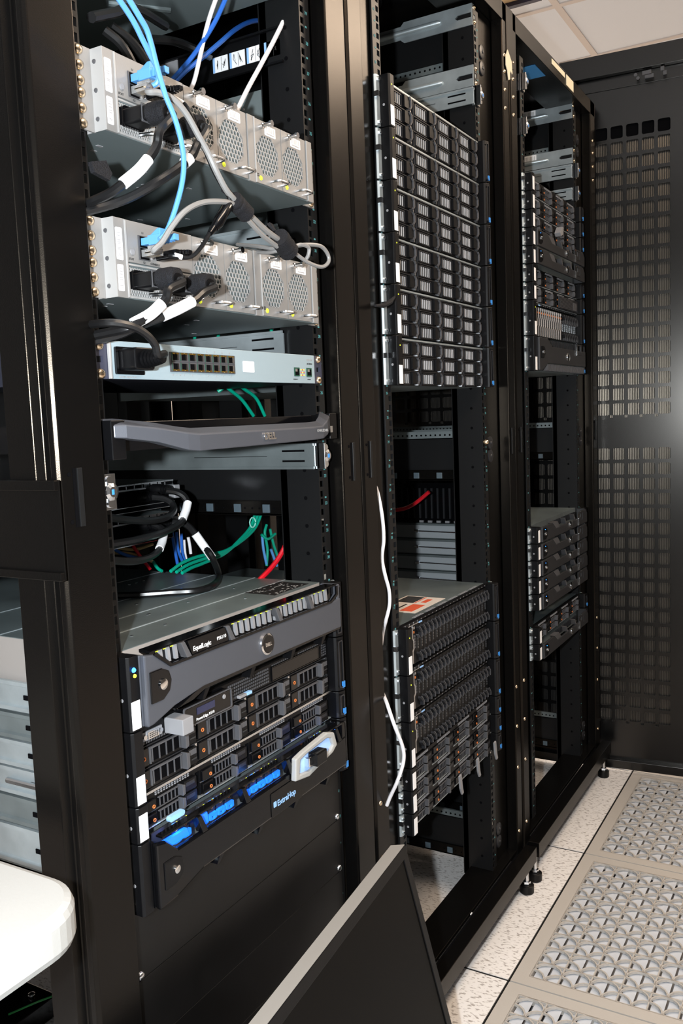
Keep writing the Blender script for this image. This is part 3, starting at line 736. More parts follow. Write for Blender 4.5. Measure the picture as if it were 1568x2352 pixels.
def fan_proto(w=63):
    o = B().mi(0)
    cx, cz, R = w*.45, 41, 28
    oc = [(cx+R*math.cos(math.radians(22.5+45*k)), cz+R*math.sin(math.radians(22.5+45*k))) for k in range(8)]
    out = []
    for k in range(8):   # project outward onto the rectangle edge
        a = math.radians(22.5+45*k); dx, dz = math.cos(a), math.sin(a)
        tx = ((w-.4-cx)/dx if dx > 0 else (.4-cx)/dx); tz = ((86-cz)/dz if dz > 0 else (2-cz)/dz); t_ = min(tx, tz)
        out.append((cx+dx*t_, cz+dz*t_))
    o.ring(out, oc, 'y', -20, -18)
    # rectangle corners outside the ring
    for (ax_, az_), (i, j) in (((w-.4, 86), (0, 1)), ((.4, 86), (2, 3)), ((.4, 2), (4, 5)), ((w-.4, 2), (6, 7))):
        o.prism([out[i], (ax_, az_), out[j]], 'y', -20, -18)
    def ins(x, z):
        return (x-cx)**2+(z-cz)**2 < (R-1.2)**2 and max(abs(x-cx), abs(z-cz)) < R*.95
    g = B()
    hexgrid(g, hexes(cx-R, cx+R, cz-R, cz+R, 3.95, ins), 4.05, 3.3, -20, -18.8)
    root = o.build('fan_module', SIL, None)
    g.build('honeycomb_grille', SILL, root)
    f = B().mi(0).box(1, w-1, -2, 0, 3, 85)
    f.mi(1).tube([(cx, -14, cz), (cx, -3, cz)], 11, 16)
    for k in range(7):
        a = 2*math.pi*k/7; da = .62
        f.face((cx+10*math.cos(a), -12, cz+10*math.sin(a)), (cx+26*math.cos(a+.1), -12, cz+26*math.sin(a+.1)), (cx+26*math.cos(a+da), -5, cz+26*math.sin(a+da)), (cx+10*math.cos(a+da), -5, cz+10*math.sin(a+da)))
    f.build('fan', [DRK, mat('fan_blade_blue_grey', (.045, .05, .085), .25)], root)
    B().tube([(14, -20, 78), (14, -26, 78), (14, -27, 78), (14, -33, 78), (14, -37, 78)], [4, 4, 2.6, 2.6, 4], 14).tube([(14, -37, 78), (14, -40, 78)], [4.4, 4], 14).build('thumbscrew', CHR, root, smooth=True)
    l = B().mi(0).prism(rr(24, 50, 69, 82, 1.5), 'y', -20.4, -20).mi(1); barcode(l, 26, 48, 74, 81, -20.4, 3); l.box(28, 46, -20.5, -20.4, 71, 72.4)
    l.build('barcode_label', [WHT, GINK], root)
    B().tube([(10, -20, 9), (10, -20.8, 9)], [3.4, 3], 12).tube([(10, -20.8, 9), (10, -22, 9)], [2, 1.4], 10).build('status_lamp', LEDY, root)
    h_ = [(34, -20, 9), (34.5, -28, 9), (37, -33, 9), (43, -34, 9), (53, -34, 9), (58, -32, 9), (60, -27, 9), (60, -20, 9)]
    B().tube(smoothpath(h_, 5), 1.9, 8).build('pull_handle', BRT, root, smooth=True)
    return root
FAN = fan_proto()
def rj_boot(name, p, m, parent=None, up=0):
    """moulded plug with a ribbed boot, running from p towards -Y"""
    x, y, z = p; b = B().mi(0).box(-5.5, 5.5, -12, 0, -4, 4)
    b.mi(1).prism([(-4.8, -5), (4.8, -5), (6.2, 5.5), (-6.2, 5.5)], 'y', -30, -12)
    for k in range(4): b.box(-5+k*.4, 5-k*.4, -35-k*4.5, -32.5-k*4.5, -4.6+k*.4, 4.6-k*.4)
    b.box(-3.4, 3.4, -50, -30, -3.4, 3.4)
    b.prism([(-14, 5), (-26, 12), (-30, 12), (-30, 5)], 'x', -5, 5)
    return b.build(name, [CLR if up else BCL, m], parent, loc=p, bevel=.5)
def chassis(label, z):
    t = thing('switch_chassis', label, 'network switch', (CA, 0, z), 'silver switches with round fan grilles')
    h = 2*U
    b = B().mi(0).box(-213, 211, -17, 560, 1.2, h-1.2).build('chassis', [UND], t)
    B().box(-213.4, -213, -20, 20, 1.2, h-1.2).build('chassis_side', SILL, t)
    for a_, b_ in ((-213, -195), (50, 65), (196, 211)): B().box(a_, b_, -20, -17, 1.2, h-1.2).build('front_strip', SIL, t, bevel=.4)
    for a_, b_ in ((-196.6, -194.6), (64, 65.6), (195.4, 196.6)): B().box(a_, b_, -21.2, -20, 2, h-2).build('edge_trim', SILL, t)
    # screws on the visible flank
    S = B()
    for zz in (14, 44, 74): S.tube([(-213.4, -8, zz), (-214.4, -8, zz)], [2.6, 2.2], 12)
    S.build('flank_screws', MGR, t, kind='stuff')
    # mounting ears with six screws each
    for s in (-1, 1):
        x_ = s*241
        e = B().box(*sorted((s*212, x_)), -2.5, 0, .8, h-.8).build('rack_ear', SIL, t)
        for zz in (6.35, 22.2, 38.1, 50.8, 66.7, 82.6):
            B().dome((s*231, -2.5, zz), 1, 5.6, 4, 14).build('rack_screw', BRS, e, smooth=True)
    # labels at the left of the face
    l = B().mi(0).prism(rr(-211, -201, 42, 77, 1.5), 'y', -20.4, -20).prism(rr(-211, -202, 8, 37, 1.5), 'y', -20.4, -20).mi(1)
    barcode(l, -209, -204, 46, 72, -20.4, 5, True); barcode(l, -209, -204, 12, 34, -20.4, 7, True)
    l.build('serial_labels', [WHT, GINK], t)
    # management panel and its two socket columns
    B().box(-195, -80.4, -20, -17, 41.5, h-1.5).build('management_panel', SIL, t, bevel=.4)
    p = B().mi(0).box(-176, -158, -21.4, -20, 46, 73).mi(1).box(-174, -160, -21.8, -21.4, 60, 72).box(-174, -160, -21.8, -21.4, 47, 59).mi(2).box(-161, -158.6, -22.2, -21.4, 69, 72).build('network_sockets', [MGR, DRK, LEDY], t)
    B().mi(0).tube([(-186, -20, 53), (-186, -21.5, 53)], [3.6, 3.2], 14).build('reset_button', LGR, t)
    text('STAT', 3.4, INK, t, (-192, -20.3, 44)); text('L1', 3.2, INK, t, (-169, -20.3, 75.5)); text('L2', 3.2, INK, t, (-169, -20.3, 42.6)); text('CONSOLE', 3.4, INK, t, (-157, -20.3, 42.6))
    # power supplies: perforated plates with inlet
    for k in range(2):
        xa = -195+k*57.5
        q = B().mi(0).ring([(xa, 2), (xa+57, 2), (xa+57, 40), (xa, 40)], [(xa+3, 4), (xa+54, 4), (xa+54, 38), (xa+3, 38)], 'y', -19.5, -17)
        cells = hexes(xa+5, xa+54, 6, 37, 2.3, lambda x, zz: (zz < 11.5 or zz > 32.5 or x > xa+38) and x < xa+52.5)
        root = q.build('power_supply', [SILL], t)
        g = B(); hexgrid(g, cells, 2.45, 1.6, -19, -17.5)
        g.box(xa+3, xa+54, -18.8, -17.2, 31.6, 32.2).box(xa+3, xa+54, -18.8, -17.2, 11, 11.8)
        g.build('perforation', SILL, root)
        B().box(xa+3, xa+54, -12, -11, 4, 38).build('perforation_back', DRK, root)
        B().ring(rr(xa+5, xa+38, 11, 33, 4), rr(xa+8, xa+35, 14, 30, 3), 'y', -23, -17).box(xa+8, xa+35, -16, -14, 14, 30).build('power_inlet', GLO, root)
        B().tube(smoothpath([(xa+34, -19, 8), (xa+38, -34, 8), (xa+46, -38, 8), (xa+52, -36, 10), (xa+53, -24, 14), (xa+53, -19, 15)], 4), 2.2, 8).build('pull_handle', BRT, root, smooth=True)
    for x_ in (-80, -16.6, 65.6, 129.6): cp(FAN, t, (x_, 0, .5))
    text('FAN\nSTAT', 2.6, INK, t, (66.5, -20.3, 13), line=1); text('FAN\nSTAT', 2.6, INK, t, (-79, -20.3, 13), line=1)
    # rivets under the case
    S = B(); rnd = random.Random(2)
    for k in range(16): S.cyl((rnd.uniform(-190, 190), rnd.uniform(20, 300), .6), (0, 0, 0), .1, 3) if 0 else S.mi(0).box(*(lambda a, b_: (a-4, a+4, b_-2, b_+2))(rnd.uniform(-190, 190), rnd.uniform(20, 330)), .6, 1.2)
    S.build('base_rivets', LGR, t, kind='stuff')
    return t
c1 = chassis('silver switch with round fan grilles, upper of two, blue cable plugged in its left', 32*U)
c2 = chassis('silver switch with round fan grilles, lower of two, above the pale blue-grey unit', 28*U)
# galvanised slides under them (right flank) and on the left flank lower down
def zslide(label, x, y0, y1, z0, z1, m=ZNC, loc_name='slide_rail', grp=None):
    b = B().mi(0).box(-1.5, 1.5, 0, y1-y0, 0, z1-z0).mi(0).box(-5, 1.5, 0, y1-y0, z1-z0-4, z1-z0).box(-5, 1.5, 0, y1-y0, 0, 4).mi(1)
    h = z1-z0
    b.box(-2.2, -1.5, 18, 60, h*.28, h*.28+3).box(-2.2, -1.5, 18, 60, h*.68, h*.68+3)
    b.box(-2, -1.4, 90, 240, h*.5, h*.5+.8)
    o = b.build(loc_name, [m, DRK], None, loc=(x, y0, z0)); tag(o, label, 'slide rail', grp); return o
zslide('galvanised slide rail below the upper silver switch', CA+219, 50, 700, 1352, 1404, ZNC)
zslide('galvanised slide rail between the lower silver switch and the pale unit', CA+219, 50, 700, 1203, 1242, ZNC)
ZE = zslide('empty dull slide rail directly under the handled drawer', CA+222, 4, 690, 23*U+2, 24*U-2, ZND)
def latch(label, x, z, s=1):
    b = B().mi(0).box(-2, 2, -14, 6, -20, 20).box(-2, 20 if s > 0 else 2, -4, -1, -20, 20) if s > 0 else B().mi(0).box(-14, 4, -10, -2, -20, 20)
    b.mi(0).cyl((8 if s > 0 else -6, -12, 13), (8 if s > 0 else -6, -4, 13), 5, 12).cyl((8 if s > 0 else -6, -12, -13), (8 if s > 0 else -6, -4, -13), 5, 12)
    b.mi(0).tube([(8 if s > 0 else -6, -16, 0), (8 if s > 0 else -6, -14, 0), (8 if s > 0 else -6, -4, 0)], [6, 10, 10], 12)
    b.mi(1).box(5 if s > 0 else -8, 10 if s > 0 else -5, -16.6, -16, -3, 3)  # blue patch painting a reflection onto the bright steel latch
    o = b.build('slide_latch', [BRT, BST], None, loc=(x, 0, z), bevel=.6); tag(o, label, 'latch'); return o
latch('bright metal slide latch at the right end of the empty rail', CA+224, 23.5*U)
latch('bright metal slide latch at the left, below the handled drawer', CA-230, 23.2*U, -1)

for k, (za, zb_, m_) in enumerate(((752, 790, ZNC), (715, 748, ZND), (678, 712, ZNC), (640, 675, ZNC), (600, 636, ZND), (545, 596, ZNC))):
    b = B().mi(0).prism([(0, 0), (-5, 0), (-5, 5), (-1.5, 7), (-1.5, zb_-za-7), (-5, zb_-za-5), (-5, zb_-za), (0, zb_-za)], 'y', 0, 600).mi(1).box(-3, -1.5, 70, 90, (zb_-za)*.4, (zb_-za)*.4+6).mi(2)
    if k == 3: b.tube([(-5, 10, 17), (-5, 130, 17)], 4, 10).box(-9, -2, 60, 72, 8, 22)
    o = b.build('slide_rail', [m_, DRK, BRT], None, loc=(CA-227, 78, za)); tag(o, 'bright grey slide rail on the left flank of the nearest rack, %s' % ('topmost', 'second from the top', 'third from the top', 'fourth, with a spring', 'fifth from the top', 'lowest')[k], 'slide rail', 'slide rails on the left flank')
# terminal server, pale blue-grey 1U unit
t = thing('console_server', 'pale blue-grey console server with sixteen sockets and a thick black power plug', 'console server', (CA, 0, 26*U))
B().box(-218, 216, -4, 300, 1, U-1).build('chassis', mat('navy_case', (.02, .022, .035), .4, .3), t)
B().box(-218, 216, -6, -4, 1, U-1).build('front_plate', CYC, t, bevel=.5)
B().box(-219.5, -216.5, -8, -4, 1, U-1).build('left_edge_trim', SILL, t, bevel=.5)
for s in (-1, 1):
    e = B().ring([(s*217, 1), (s*241, 1), (s*241, U-1), (s*217, U-1)][::s], [(s*226, 19), (s*236, 19), (s*236, 26), (s*226, 26)][::s], 'y', -3.5, 0).build('rack_ear', NAV, t)
    for zz in (6.35, 38.1): B().dome((s*231, -3.5, zz), 1, 6, 4, 14).build('rack_screw', BRS, e, smooth=True)
pl = B().mi(0).ring(rr(-211, -166, 6, 37, 2), rr(-207, -170, 10, 33, 2), 'y', -9, -6).box(-207, -170, -6.4, -6, 10, 33).build('power_inlet', [GLO], t)
B().box(-118, 12, -7.2, -6, 11, 35).build('socket_block_frame', MGR, t)
for r_ in range(2):
    for k in range(8):
        x_ = -116+k*15.9; z_ = 12+r_*11.8
        q = B().mi(0).box(0, 14.6, -8, -7.2, 0, 10.8).mi(1).box(2.6, 12, -8.6, -8, 1.5, 9.3).mi(2).box(9.4, 11.4, -8.9, -8.6, 1.5, 9.3).mi(3)
        if r_: q.box(1.5, 6, -9, -8, 8.6, 10.4).box(8, 12.5, -9, -8, 8.6, 10.4)
        else: q.box(1.5, 6, -9, -8, .4, 2.2).box(8, 12.5, -9, -8, .4, 2.2)
        q.mi(4).box(0, 1, -8.4, -8, .4, 10.4)
        q.build('network_socket', [MGR, DRK, CHR, GLD, PCB], t, loc=(x_, 0, z_))
for k in range(8):
    text(str(9+k), 3.2, GINK, t, (-111+k*15.9, -6.2, 37.2)); 
    if k: text(str(k+1), 3.2, GINK, t, (-109+k*15.9, -6.2, 6.6))
text('1', 3.2, GINK, t, (-107, -6.2, 6.6)); text('LK', 2.6, GINK, t, (-101, -6.2, 6.6)); text('DT', 2.6, GINK, t, (-115, -6.2, 6.6))
text('100-240V~ 50/60HZ, 0.3A', 2.6, GINK, t, (-206, -6.2, 2.4))
B().prism(rr(31, 57, 14, 29, 1.5), 'y', -6.5, -6).build('paper_label', WHT, t)
for x_ in (158, 192):
    B().mi(0).box(0, 14, -7, -6, 0, 13).mi(1).box(2, 12, -7.5, -7, 2, 11).mi(2).box(2, 7, -7.8, -7.5, 7, 11).build('console_socket', [PCB, DRK, CHR], t, loc=(x_, 0, 11))
q = B()
for a in range(3):
    for b_ in range(3): q.mi((a+b_) % 2).box(176+a*4, 178+a*4, -6.6, -6, 12+b_*4, 14+b_*4)
q.build('status_lamps', [LEDY, REDP], t, kind='stuff')
text('cyclades', 5, GINK, t, (193, -6.2, 35)); text('ACS5016', 4, INK, t, (194, -6.2, 29)); text('10/100BASE-T', 2.2, INK, t, (155, -6.2, 6)); text('CONSOLE', 2.2, INK, t, (194, -6.2, 6))

# drawer with graphite handle
t = thing('keyboard_console', 'rack drawer with a wide graphite handle under the pale console server', 'keyboard console', (CA, 0, 24*U))
B().box(-218, 218, -4, 420, 8, U-3).build('drawer_body', PLA, t)
B().box(-200, 195, -10, -4, 26, U-3).build('drawer_front', GLO, t, bevel=1)
for s in (-1, 1): 
    e = B().box(*sorted((s*222, s*243)), -26, 0, 0 if s < 0 else 4, U-1).build('rack_ear', PLA, t, bevel=1)
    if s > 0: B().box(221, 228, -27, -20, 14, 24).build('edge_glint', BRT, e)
H = B(); secs = [(-240, -26, -6, 24, 43), (-228, -34, -12, 23, 43), (-190, -46, -30, 17, 38), (-152, -57, -42, 6, 31), (-135, -60, -46, 4, 29), (0, -62, -48, 5, 29), (120, -60, -46, 6, 29), (150, -58, -44, 7, 30), (172, -52, -36, 12, 37), (205, -36, -18, 20, 44), (222, -26, -6, 24, 44)]
n0 = len(H.v)
for x_, ya, yb, za, zb in secs: H.v += [(x_, ya, za), (x_, yb, za), (x_, yb, zb+3), (x_, ya, zb-5)]
for i in range(len(secs)-1):
    for k in range(4):
        a = i*4+k; b_ = i*4+(k+1) % 4; H.f.append((a, b_, b_+4, a+4)); H.m.append(0)
H.f += [(3, 2, 1, 0), tuple(len(secs)*4-4+k for k in range(4))]; H.m += [0, 0]
hd = H.build('handle', BEZ, t, bevel=1.5)
text('DELL', 12, CHR, hd, (-8, -63, 12), 'badge_lettering', bold=.5, ext=.8); text('KMMLED185', 5.5, GINK, hd, (128, -60.6, 17))

# two small power units deeper in the rack, at the left
for k, (za, lb) in enumerate(((22.05, 'small perforated steel power unit, upper of two deep at the left'), (20.85, 'small perforated steel power unit, lower of two deep at the left'))):
    ye = 250; xr_ = at(397-6*k, 1130, 1, ye)[0]; xl_ = CA-232
    zt_ = at(397, 1098+72*k, 1, ye)[2]; zb_ = zt_-46
    t = thing('power_unit', lb, 'power unit', ((xl_+xr_)/2, ye, zb_), 'small power units deep in the nearest rack'); hw = (xr_-xl_)/2
    B().box(-hw, hw, 0, 330, 0, 44).build('case', ZND, t)
    f = B().mi(0)
    for q in range(22): 
        x_ = -hw+4+q*(2*hw-8)/22
        f.box(x_, x_+2.2, -2, 0, 36, 43)
    f.box(-hw, hw, -2, 0, 42, 44).box(-hw, hw, -2, 0, 34, 36.6).box(hw-70, hw-30, -2, 0, 36, 42).box(-hw+36, -hw+44, -2, 0, 1, 34).box(-hw, hw, -2, 0, 0, 1.2).box(-hw+60, hw, -2, 0, 8, 9)
    for q in range(26): f.box(-hw+50+q*5, -hw+51.3+q*5, -2, 0, 1, 8)
    for q in range(5): f.box(-hw+6, -hw+30, -2, 0, 4+q*6, 5.4+q*6)
    for q in range(4): f.box(-hw+6+q*8, -hw+7.4+q*8, -2, 0, 4, 30)
    f.build('perforated_front', BRT, t)
    B().box(-hw+1, hw-1, -.4, .2, 1, 43).build('dark_backing', DRK, t)
    B().box(-hw+46, -hw+96, -8, 0, 10, 34).build('power_inlet', GLO, t, bevel=2)
    B().prism([(hw-14, 14), (hw, 14), (hw, 36), (hw-14, 36)], 'y', -16, -2).build('white_lever', LGR, t, bevel=1.5)

# 2U array with big graphite bezel
t = thing('storage_array', 'large server with smooth graphite bezel, slanted vent windows and round badge', 'storage array', (CA, 0, 17*U)); h = 2*U
body(t, -222, 222, 6, 700, h, mat('beige_grey_case', (.33, .30, .28), .5, .3), DECK)
rb = B()
for y_ in (70, 130, 215, 330): rb.box(-221, 221, y_, y_+2.5, h-.6, h+.2)
rb.build('lid_creases', ZNC, t, kind='stuff')
S = B(); rnd = random.Random(5)
for k in range(26): a, b_ = rnd.uniform(-205, 150), rnd.choice((45, 95, 110, 175, 190, 260, 300, 420)); S.cyl((a, b_, h-.6), (a, b_, h+.3), 2.4, 8)
S.build('lid_rivets', BRT, t, kind='stuff')
L = B().mi(0).box(110, 205, 15, 75, h-.6, h-.3).mi(1); rnd = random.Random(8)
for k in range(60):
    a, b_ = rnd.uniform(112, 195), rnd.choice([18+q*4.5 for q in range(12)]); L.box(a, a+rnd.uniform(2, 9), b_, b_+2, h-.3, h-.2)
L.build('lid_label', [mat('black_paper_label', (.01, .01, .01), .8, spec=.1), GINK], t)
ears(t, h, lit=False, sticker=False)
# bezel with a cut-out band along its top
bz = B()
bz.prism([(-222, 2), (-212, 3), (-175, 14), (-120, 22), (222, 19), (222, 66), (196, 64), (150, 64), (-145, 64), (-178, 64), (-205, 84), (-222, 87)], 'y', -32, -24)
bz.build('bezel', BEZ, t, bevel=2)
B().prism([(-205, 84.5), (-178, 64.5), (196, 64.5), (214, 74), (214, 88), (-205, 88)], 'y', -24, -8).build('window_recess', GLO, t)
B().box(-222, -217, -24, 0, 2, 86).build('bezel_return', BEZ, t, bevel=1.5); B().box(214, 222, -31, 0, 20, 88).build('bezel_return', BEZ, t, bevel=1.5)
B().prism([(-210, 87), (214, 87), (214, 89), (-210, 89)], 'y', -31, -24).build('top_lip', GLO, t, bevel=.6)
B().prism([(-207, 84), (-204, 86.5), (-178, 67), (190, 67), (207, 75), (207, 87), (212, 87), (212, 73), (192, 63.5), (-180, 63.5)], 'y', -34, -31).build('window_frame', GLO, t, bevel=.5)
for i, (xa, xb) in enumerate(((-198, -146), (-52, 59), (53, 145), (138, 195))):
    n_ = int((xb-xa)/13)
    for k in range(n_):
        x_ = xa+8+k*13
        B().mi(0).prism([(x_, 68), (x_+4.5, 68), (x_+2.5, 86), (x_-2, 86)], 'y', -28, -23).mi(1).box(x_-6, x_-2, -26, -25, 84, 86.4).build('vent_bar', [LGR, LEDY], t)
for xa in (-150, -62, 50, 134): B().prism([(xa, 66), (xa+9, 66), (xa-3, 87), (xa-10, 87)], 'y', -34, -23).build('window_strut', MGR, t, bevel=.8)
B().prism([(-138, 66), (-66, 66), (-66, 86), (-146, 86)], 'y', -32, -24).build('name_plate', GLO, t, bevel=.6)
text('EqualLogic', 8.2, WINK, t, (-137, -32.3, 71), 'lettering', bold=.15); text('PS6110', 6.4, WINK, t, (-90, -32.3, 73))
lp = B().prism([(-216, 28), (-216, 66), (-196, 66), (-184, 60), (-180, 48), (-184, 36), (-196, 28)], 'y', -34, -31.5).build('lock_plate', GLO, t, bevel=1.2)
B().tube([(-196, -34, 47), (-196, -36, 47), (-196, -36.5, 47)], [6.5, 6.5, 4], 18).build('lock', CHR, lp, smooth=True)
B().tube([(17, -32, 42), (17, -34.5, 42), (17, -35.5, 42)], [15, 15, 13], 28).build('badge_ring', CHR, t, smooth=True)
bd = B().cyl((17, -35.7, 42), (17, -35.5, 42), 12.5, 28).build('badge', GLO, t); text('DELL', 6.5, CHR, bd, (17, -36, 39.6), align='CENTER', bold=.2)
B().prism([(-170, 8), (-140, 18), (-118, 24), (222, 21), (222, 16), (-116, 17), (-140, 10)], 'y', -30, -8).build('lower_slot_frame', GLO, t, bevel=.8)
for x_ in (-120, -20, 80, 165): B().prism([(x_, 4), (x_+6, 4), (x_+18, 18), (x_+8, 18)], 'y', -28, -14).build('lower_bracket', PLA, t)
B().tube([(-234, -26, 73), (-234, -28, 73)], [3, 2], 10).build('blue_lamp', LEDB, t); B().tube([(-233, -26, 66), (-233, -27.4, 66)], [2.4, 2], 10).build('yellow_lamp', LEDY, t)

# 2U eight-bay server with display
t = thing('rack_server', 'two-unit server with a small display and orange-ringed drives, under the graphite bezel', 'server', (CA, 0, 15*U)); h = 2*U
body(t, -222, 222, 6, 700, h, ZND, DECK); ears(t, h, lit=False)
B().box(-222, 222, -4, 8, 59, h-1.4).build('control_panel', PLA, t, bevel=.6)
for i in range(4):
    for j in range(2): put('lffo', t, (-217+i*108.6, 0, 4+j*27.2))
B().box(-222, 222, -9, 4, .2, 3.2).build('lower_edge', BRT, t)
q = B().mi(0).box(-206, -172, -6, -4, 64, 75).mi(1).cyl((-203, -8, 69), (-203, -6, 69), 3, 10).cyl((-175, -8, 69.5), (-175, -6, 69.5), 3, 10).prism([(-198, 65), (-180, 65), (-179, 74), (-199, 74)], 'y', -8, -6).mi(0)
for a in range(5):
    for r_ in range(3): q.mi(2).box(-195.5+a*3, -194+a*3, -8.4, -8, 66.5+r_*2.3, 67.6+r_*2.3)
q.build('video_port', [LGR, BRT, INK], t, bevel=0)
g = B()
for k in range(34): g.prism([(-214+k*4.6, 60), (-212+k*4.6, 60), (-211+k*4.6, 62.6), (-213+k*4.6, 62.6)], 'y', -4.6, -4)
for k in range(22):
    for r_ in range(5): g.box(-38+k*4.4, -35.6+k*4.4, -4.6, -4, 62+r_*4.6, 64.8+r_*4.6)
for k in range(3):
    for r_ in range(6): g.box(203+k*5, 205.6+k*5, -4.6, -4, 62+r_*4, 64.6+r_*4)
for k in range(26): g.box(66+k*5, 68.4+k*5, -4.6, -4, 83, 85)
g.build('vent_perforations', MGR, t, kind='stuff')
q = B().mi(0).box(-142, -48, -16, -4, 61, 85).build('display_module', [GLO], t, bevel=1.5)
B().box(-118, -82, -16.5, -16, 71, 80).build('display', LCD, q); B().tube([(-62, -16, 78), (-62, -17, 78)], [3.2, 2.8], 12).build('power_button', LGR, q)
B().ring(rr(-143, -46, 60, 86, 3), rr(-141.6, -47.4, 61.4, 84.6, 2.4), 'y', -17, -15).build('module_rim', MGR, q)
text('PowerEdge R510', 5.2, WINK, q, (-120, -16.4, 63.6))
B().box(-166, -146, -34, -4, 62, 82).build('pull_tag', LGR, t, bevel=1)
B().box(66, 196, -5, -4, 62, 80).ring([(64, 60.6), (198, 60.6), (198, 82), (64, 82)], [(65, 61.6), (197, 61.6), (197, 81), (65, 81)], 'y', -6, -4).build('slim_drive_bay', GLO, t)
B().box(-20, -4, -10, -4, 61, 65).mi(1).box(-4, 8, -10.4, -4, 61, 65).build('service_tag', [LGR, LBS], t, bevel=.5)

# 1U eight-bay server
x1 = tree(s2, (CA, 0, 14*U), 'thin eight-bay server with orange-ringed buttons, directly above the blue-lit server')
if 'group' in x1: del x1['group']
B().mi(0).prism(rr(-176, -148, -3, 4, 3), 'y', -13, -7).build('blue_finger_tab', LBS, x1)

# 2U server, glossy black bezel, blue light
t = thing('rack_server', 'glossy black bezelled server glowing blue inside, above the blank panels', 'server', (CA, 0, 12*U)); h = 2*U
body(t, -222, 222, 6, 700, h, ZND, DECK); ears(t, h, lit=False, label=False)
B().prism([(-222, 2), (-190, 4), (-140, 16), (222, 16), (222, 64), (200, 62), (-150, 62), (-185, 62), (-205, 80), (-222, 84)], 'y', -32, -24).build('bezel', GLO, t, bevel=2.5)
B().box(-222, -217, -24, 0, 2, 84).build('bezel_return', GLO, t, bevel=1.5); B().box(212, 222, -31, 0, 14, 87).build('bezel_return', GLO, t, bevel=1.5)
B().prism([(-210, 85), (214, 85), (214, 88), (-210, 88)], 'y', -31, -20).build('top_lip', GLO, t, bevel=.6)
for xa in (-140, -48, 58, 196): B().prism([(xa, 62), (xa+10, 62), (xa-2, 86), (xa-9, 86)], 'y', -34, -22).build('window_strut', GLO, t, bevel=.8)
for xa, xb in ((-180, -137), (-128, -46), (-36, 60), (140, 190)):
    n_ = max(1, int((xb-xa)/18))
    for k in range(n_):
        x_ = xa+4+k*18
        q = B().prism([(x_, 68), (x_+13, 68), (x_+15, 74), (x_+13, 86), (x_, 86), (x_-2, 80)], 'y', -15, -10).build('drive_carrier', DGR, t, bevel=.8)
        B().ring([(x_+7+2.2*math.cos(a*math.pi/7), 75+2.2*math.sin(a*math.pi/7)) for a in range(14)], [(x_+7+1.4*math.cos(a*math.pi/7), 75+1.4*math.sin(a*math.pi/7)) for a in range(14)], 'y', -15.8, -15).build('orange_ring', ORG, q)
        B().box(x_+8, x_+10, -16, -15, 83, 85).build('lamp', LEDY, q)
        B().ring([(x_-1, 60), (x_+14, 60), (x_+14, 67.5), (x_-1, 67.5)], [(x_+3, 59), (x_+10, 59), (x_+10, 64), (x_+3, 64)], 'y', -18, -14).build('light_guide', LEDS, q)
B().prism([(-205, 62), (-150, 62), (-154, 72), (-195, 72)], 'y', -20, -14).build('blue_light_panel', LEDS, t)
B().prism([(-132, 62), (-112, 62), (-114, 76), (-130, 76)], 'y', -20, -14).build('blue_light_panel', LEDS, t)
B().box(-205, 205, -8, -6, 60, 84).build('inner_panel', DGR, t)
lp = B().prism([(-212, 22), (-212, 56), (-192, 56), (-180, 50), (-178, 39), (-181, 28), (-192, 22)], 'y', -33.5, -31.5).build('lock_plate', PLA, t, bevel=1.2)
B().tube([(-192, -33, 40), (-192, -35.5, 40), (-192, -36, 40)], [5, 5, 3.4], 16).build('lock', CHR, lp, smooth=True)
pt = B().prism(rr(8, 86, 17, 52, 2), 'y', -33.2, -32).build('name_plate', GLO, t, bevel=.4)
text('ExtraHop', 12, LBS, pt, (22, -33.5, 29), bold=.25); B().prism(rr(13, 20, 30, 38, 1), 'y', -33.6, -33.2).build('logo_mark', LBS, pt)
# white key tag hanging at the window
B().mi(0).ring([(58, 52), (95, 46), (165, 58), (178, 66), (170, 88), (150, 94), (84, 88), (62, 84)], [(70, 58), (98, 54), (158, 63), (166, 69), (161, 82), (147, 86), (90, 82), (74, 79)], 'y', -42, -33).build('white_tag_frame', WPL, t, bevel=2)
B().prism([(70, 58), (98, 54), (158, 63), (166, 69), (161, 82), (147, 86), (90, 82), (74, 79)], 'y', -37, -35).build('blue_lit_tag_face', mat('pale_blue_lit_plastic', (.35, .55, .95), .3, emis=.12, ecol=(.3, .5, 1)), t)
B().box(100, 128, -54, -37, 60, 80).build('usb_plug', GLO, t, bevel=2); B().box(90, 100, -46, -37, 62, 76).build('metal_catch', CHR, t, bevel=1)
for x_ in (-110, -20, 70, 160): B().prism([(x_, 5), (x_+4, 4), (x_+20, 16), (x_+8, 16)], 'y', -28, -14).build('lower_bracket', GLO, t)
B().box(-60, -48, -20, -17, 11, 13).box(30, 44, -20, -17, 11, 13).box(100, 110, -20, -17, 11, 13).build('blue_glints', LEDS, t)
for x_ in (-170, -90, 0, 165):
    o = lamp('blue_indicator_light', 'POINT', (0, 0, 0), .035, (.05, .25, 1), .003); o.parent = t; o.location = (x_*.001, -.019, .080)

# blank panels with screws
for k, zt_ in enumerate((12, 10, 8, 6, 4)):
    lb = ('scratched black blanking panel directly under the glossy server', 'black blanking panel, second below the glossy server', 'black blanking panel, third below the glossy server', 'black blanking panel, fourth below the glossy server', 'black blanking panel, lowest, partly behind the leaning monitor')[k]
    t = thing('blank_panel', lb, 'blank panel', (CA, 0, (zt_-2)*U), 'black blanking panels in the nearest rack')
    B().box(-241, 241, -2.2, 0, .5, 2*U-.5).build('panel', mat('scratched_black_paint', (.0035, .0033, .0033), .4, 0, .1, 30, spec=.35, var=.7, vscale=6), t, bevel=.5)
    for s in (-1, 1): B().dome((s*232, -2.2, 6.5), 1, 5.5, 4, 14).build('rack_screw', BRT, t, smooth=True)

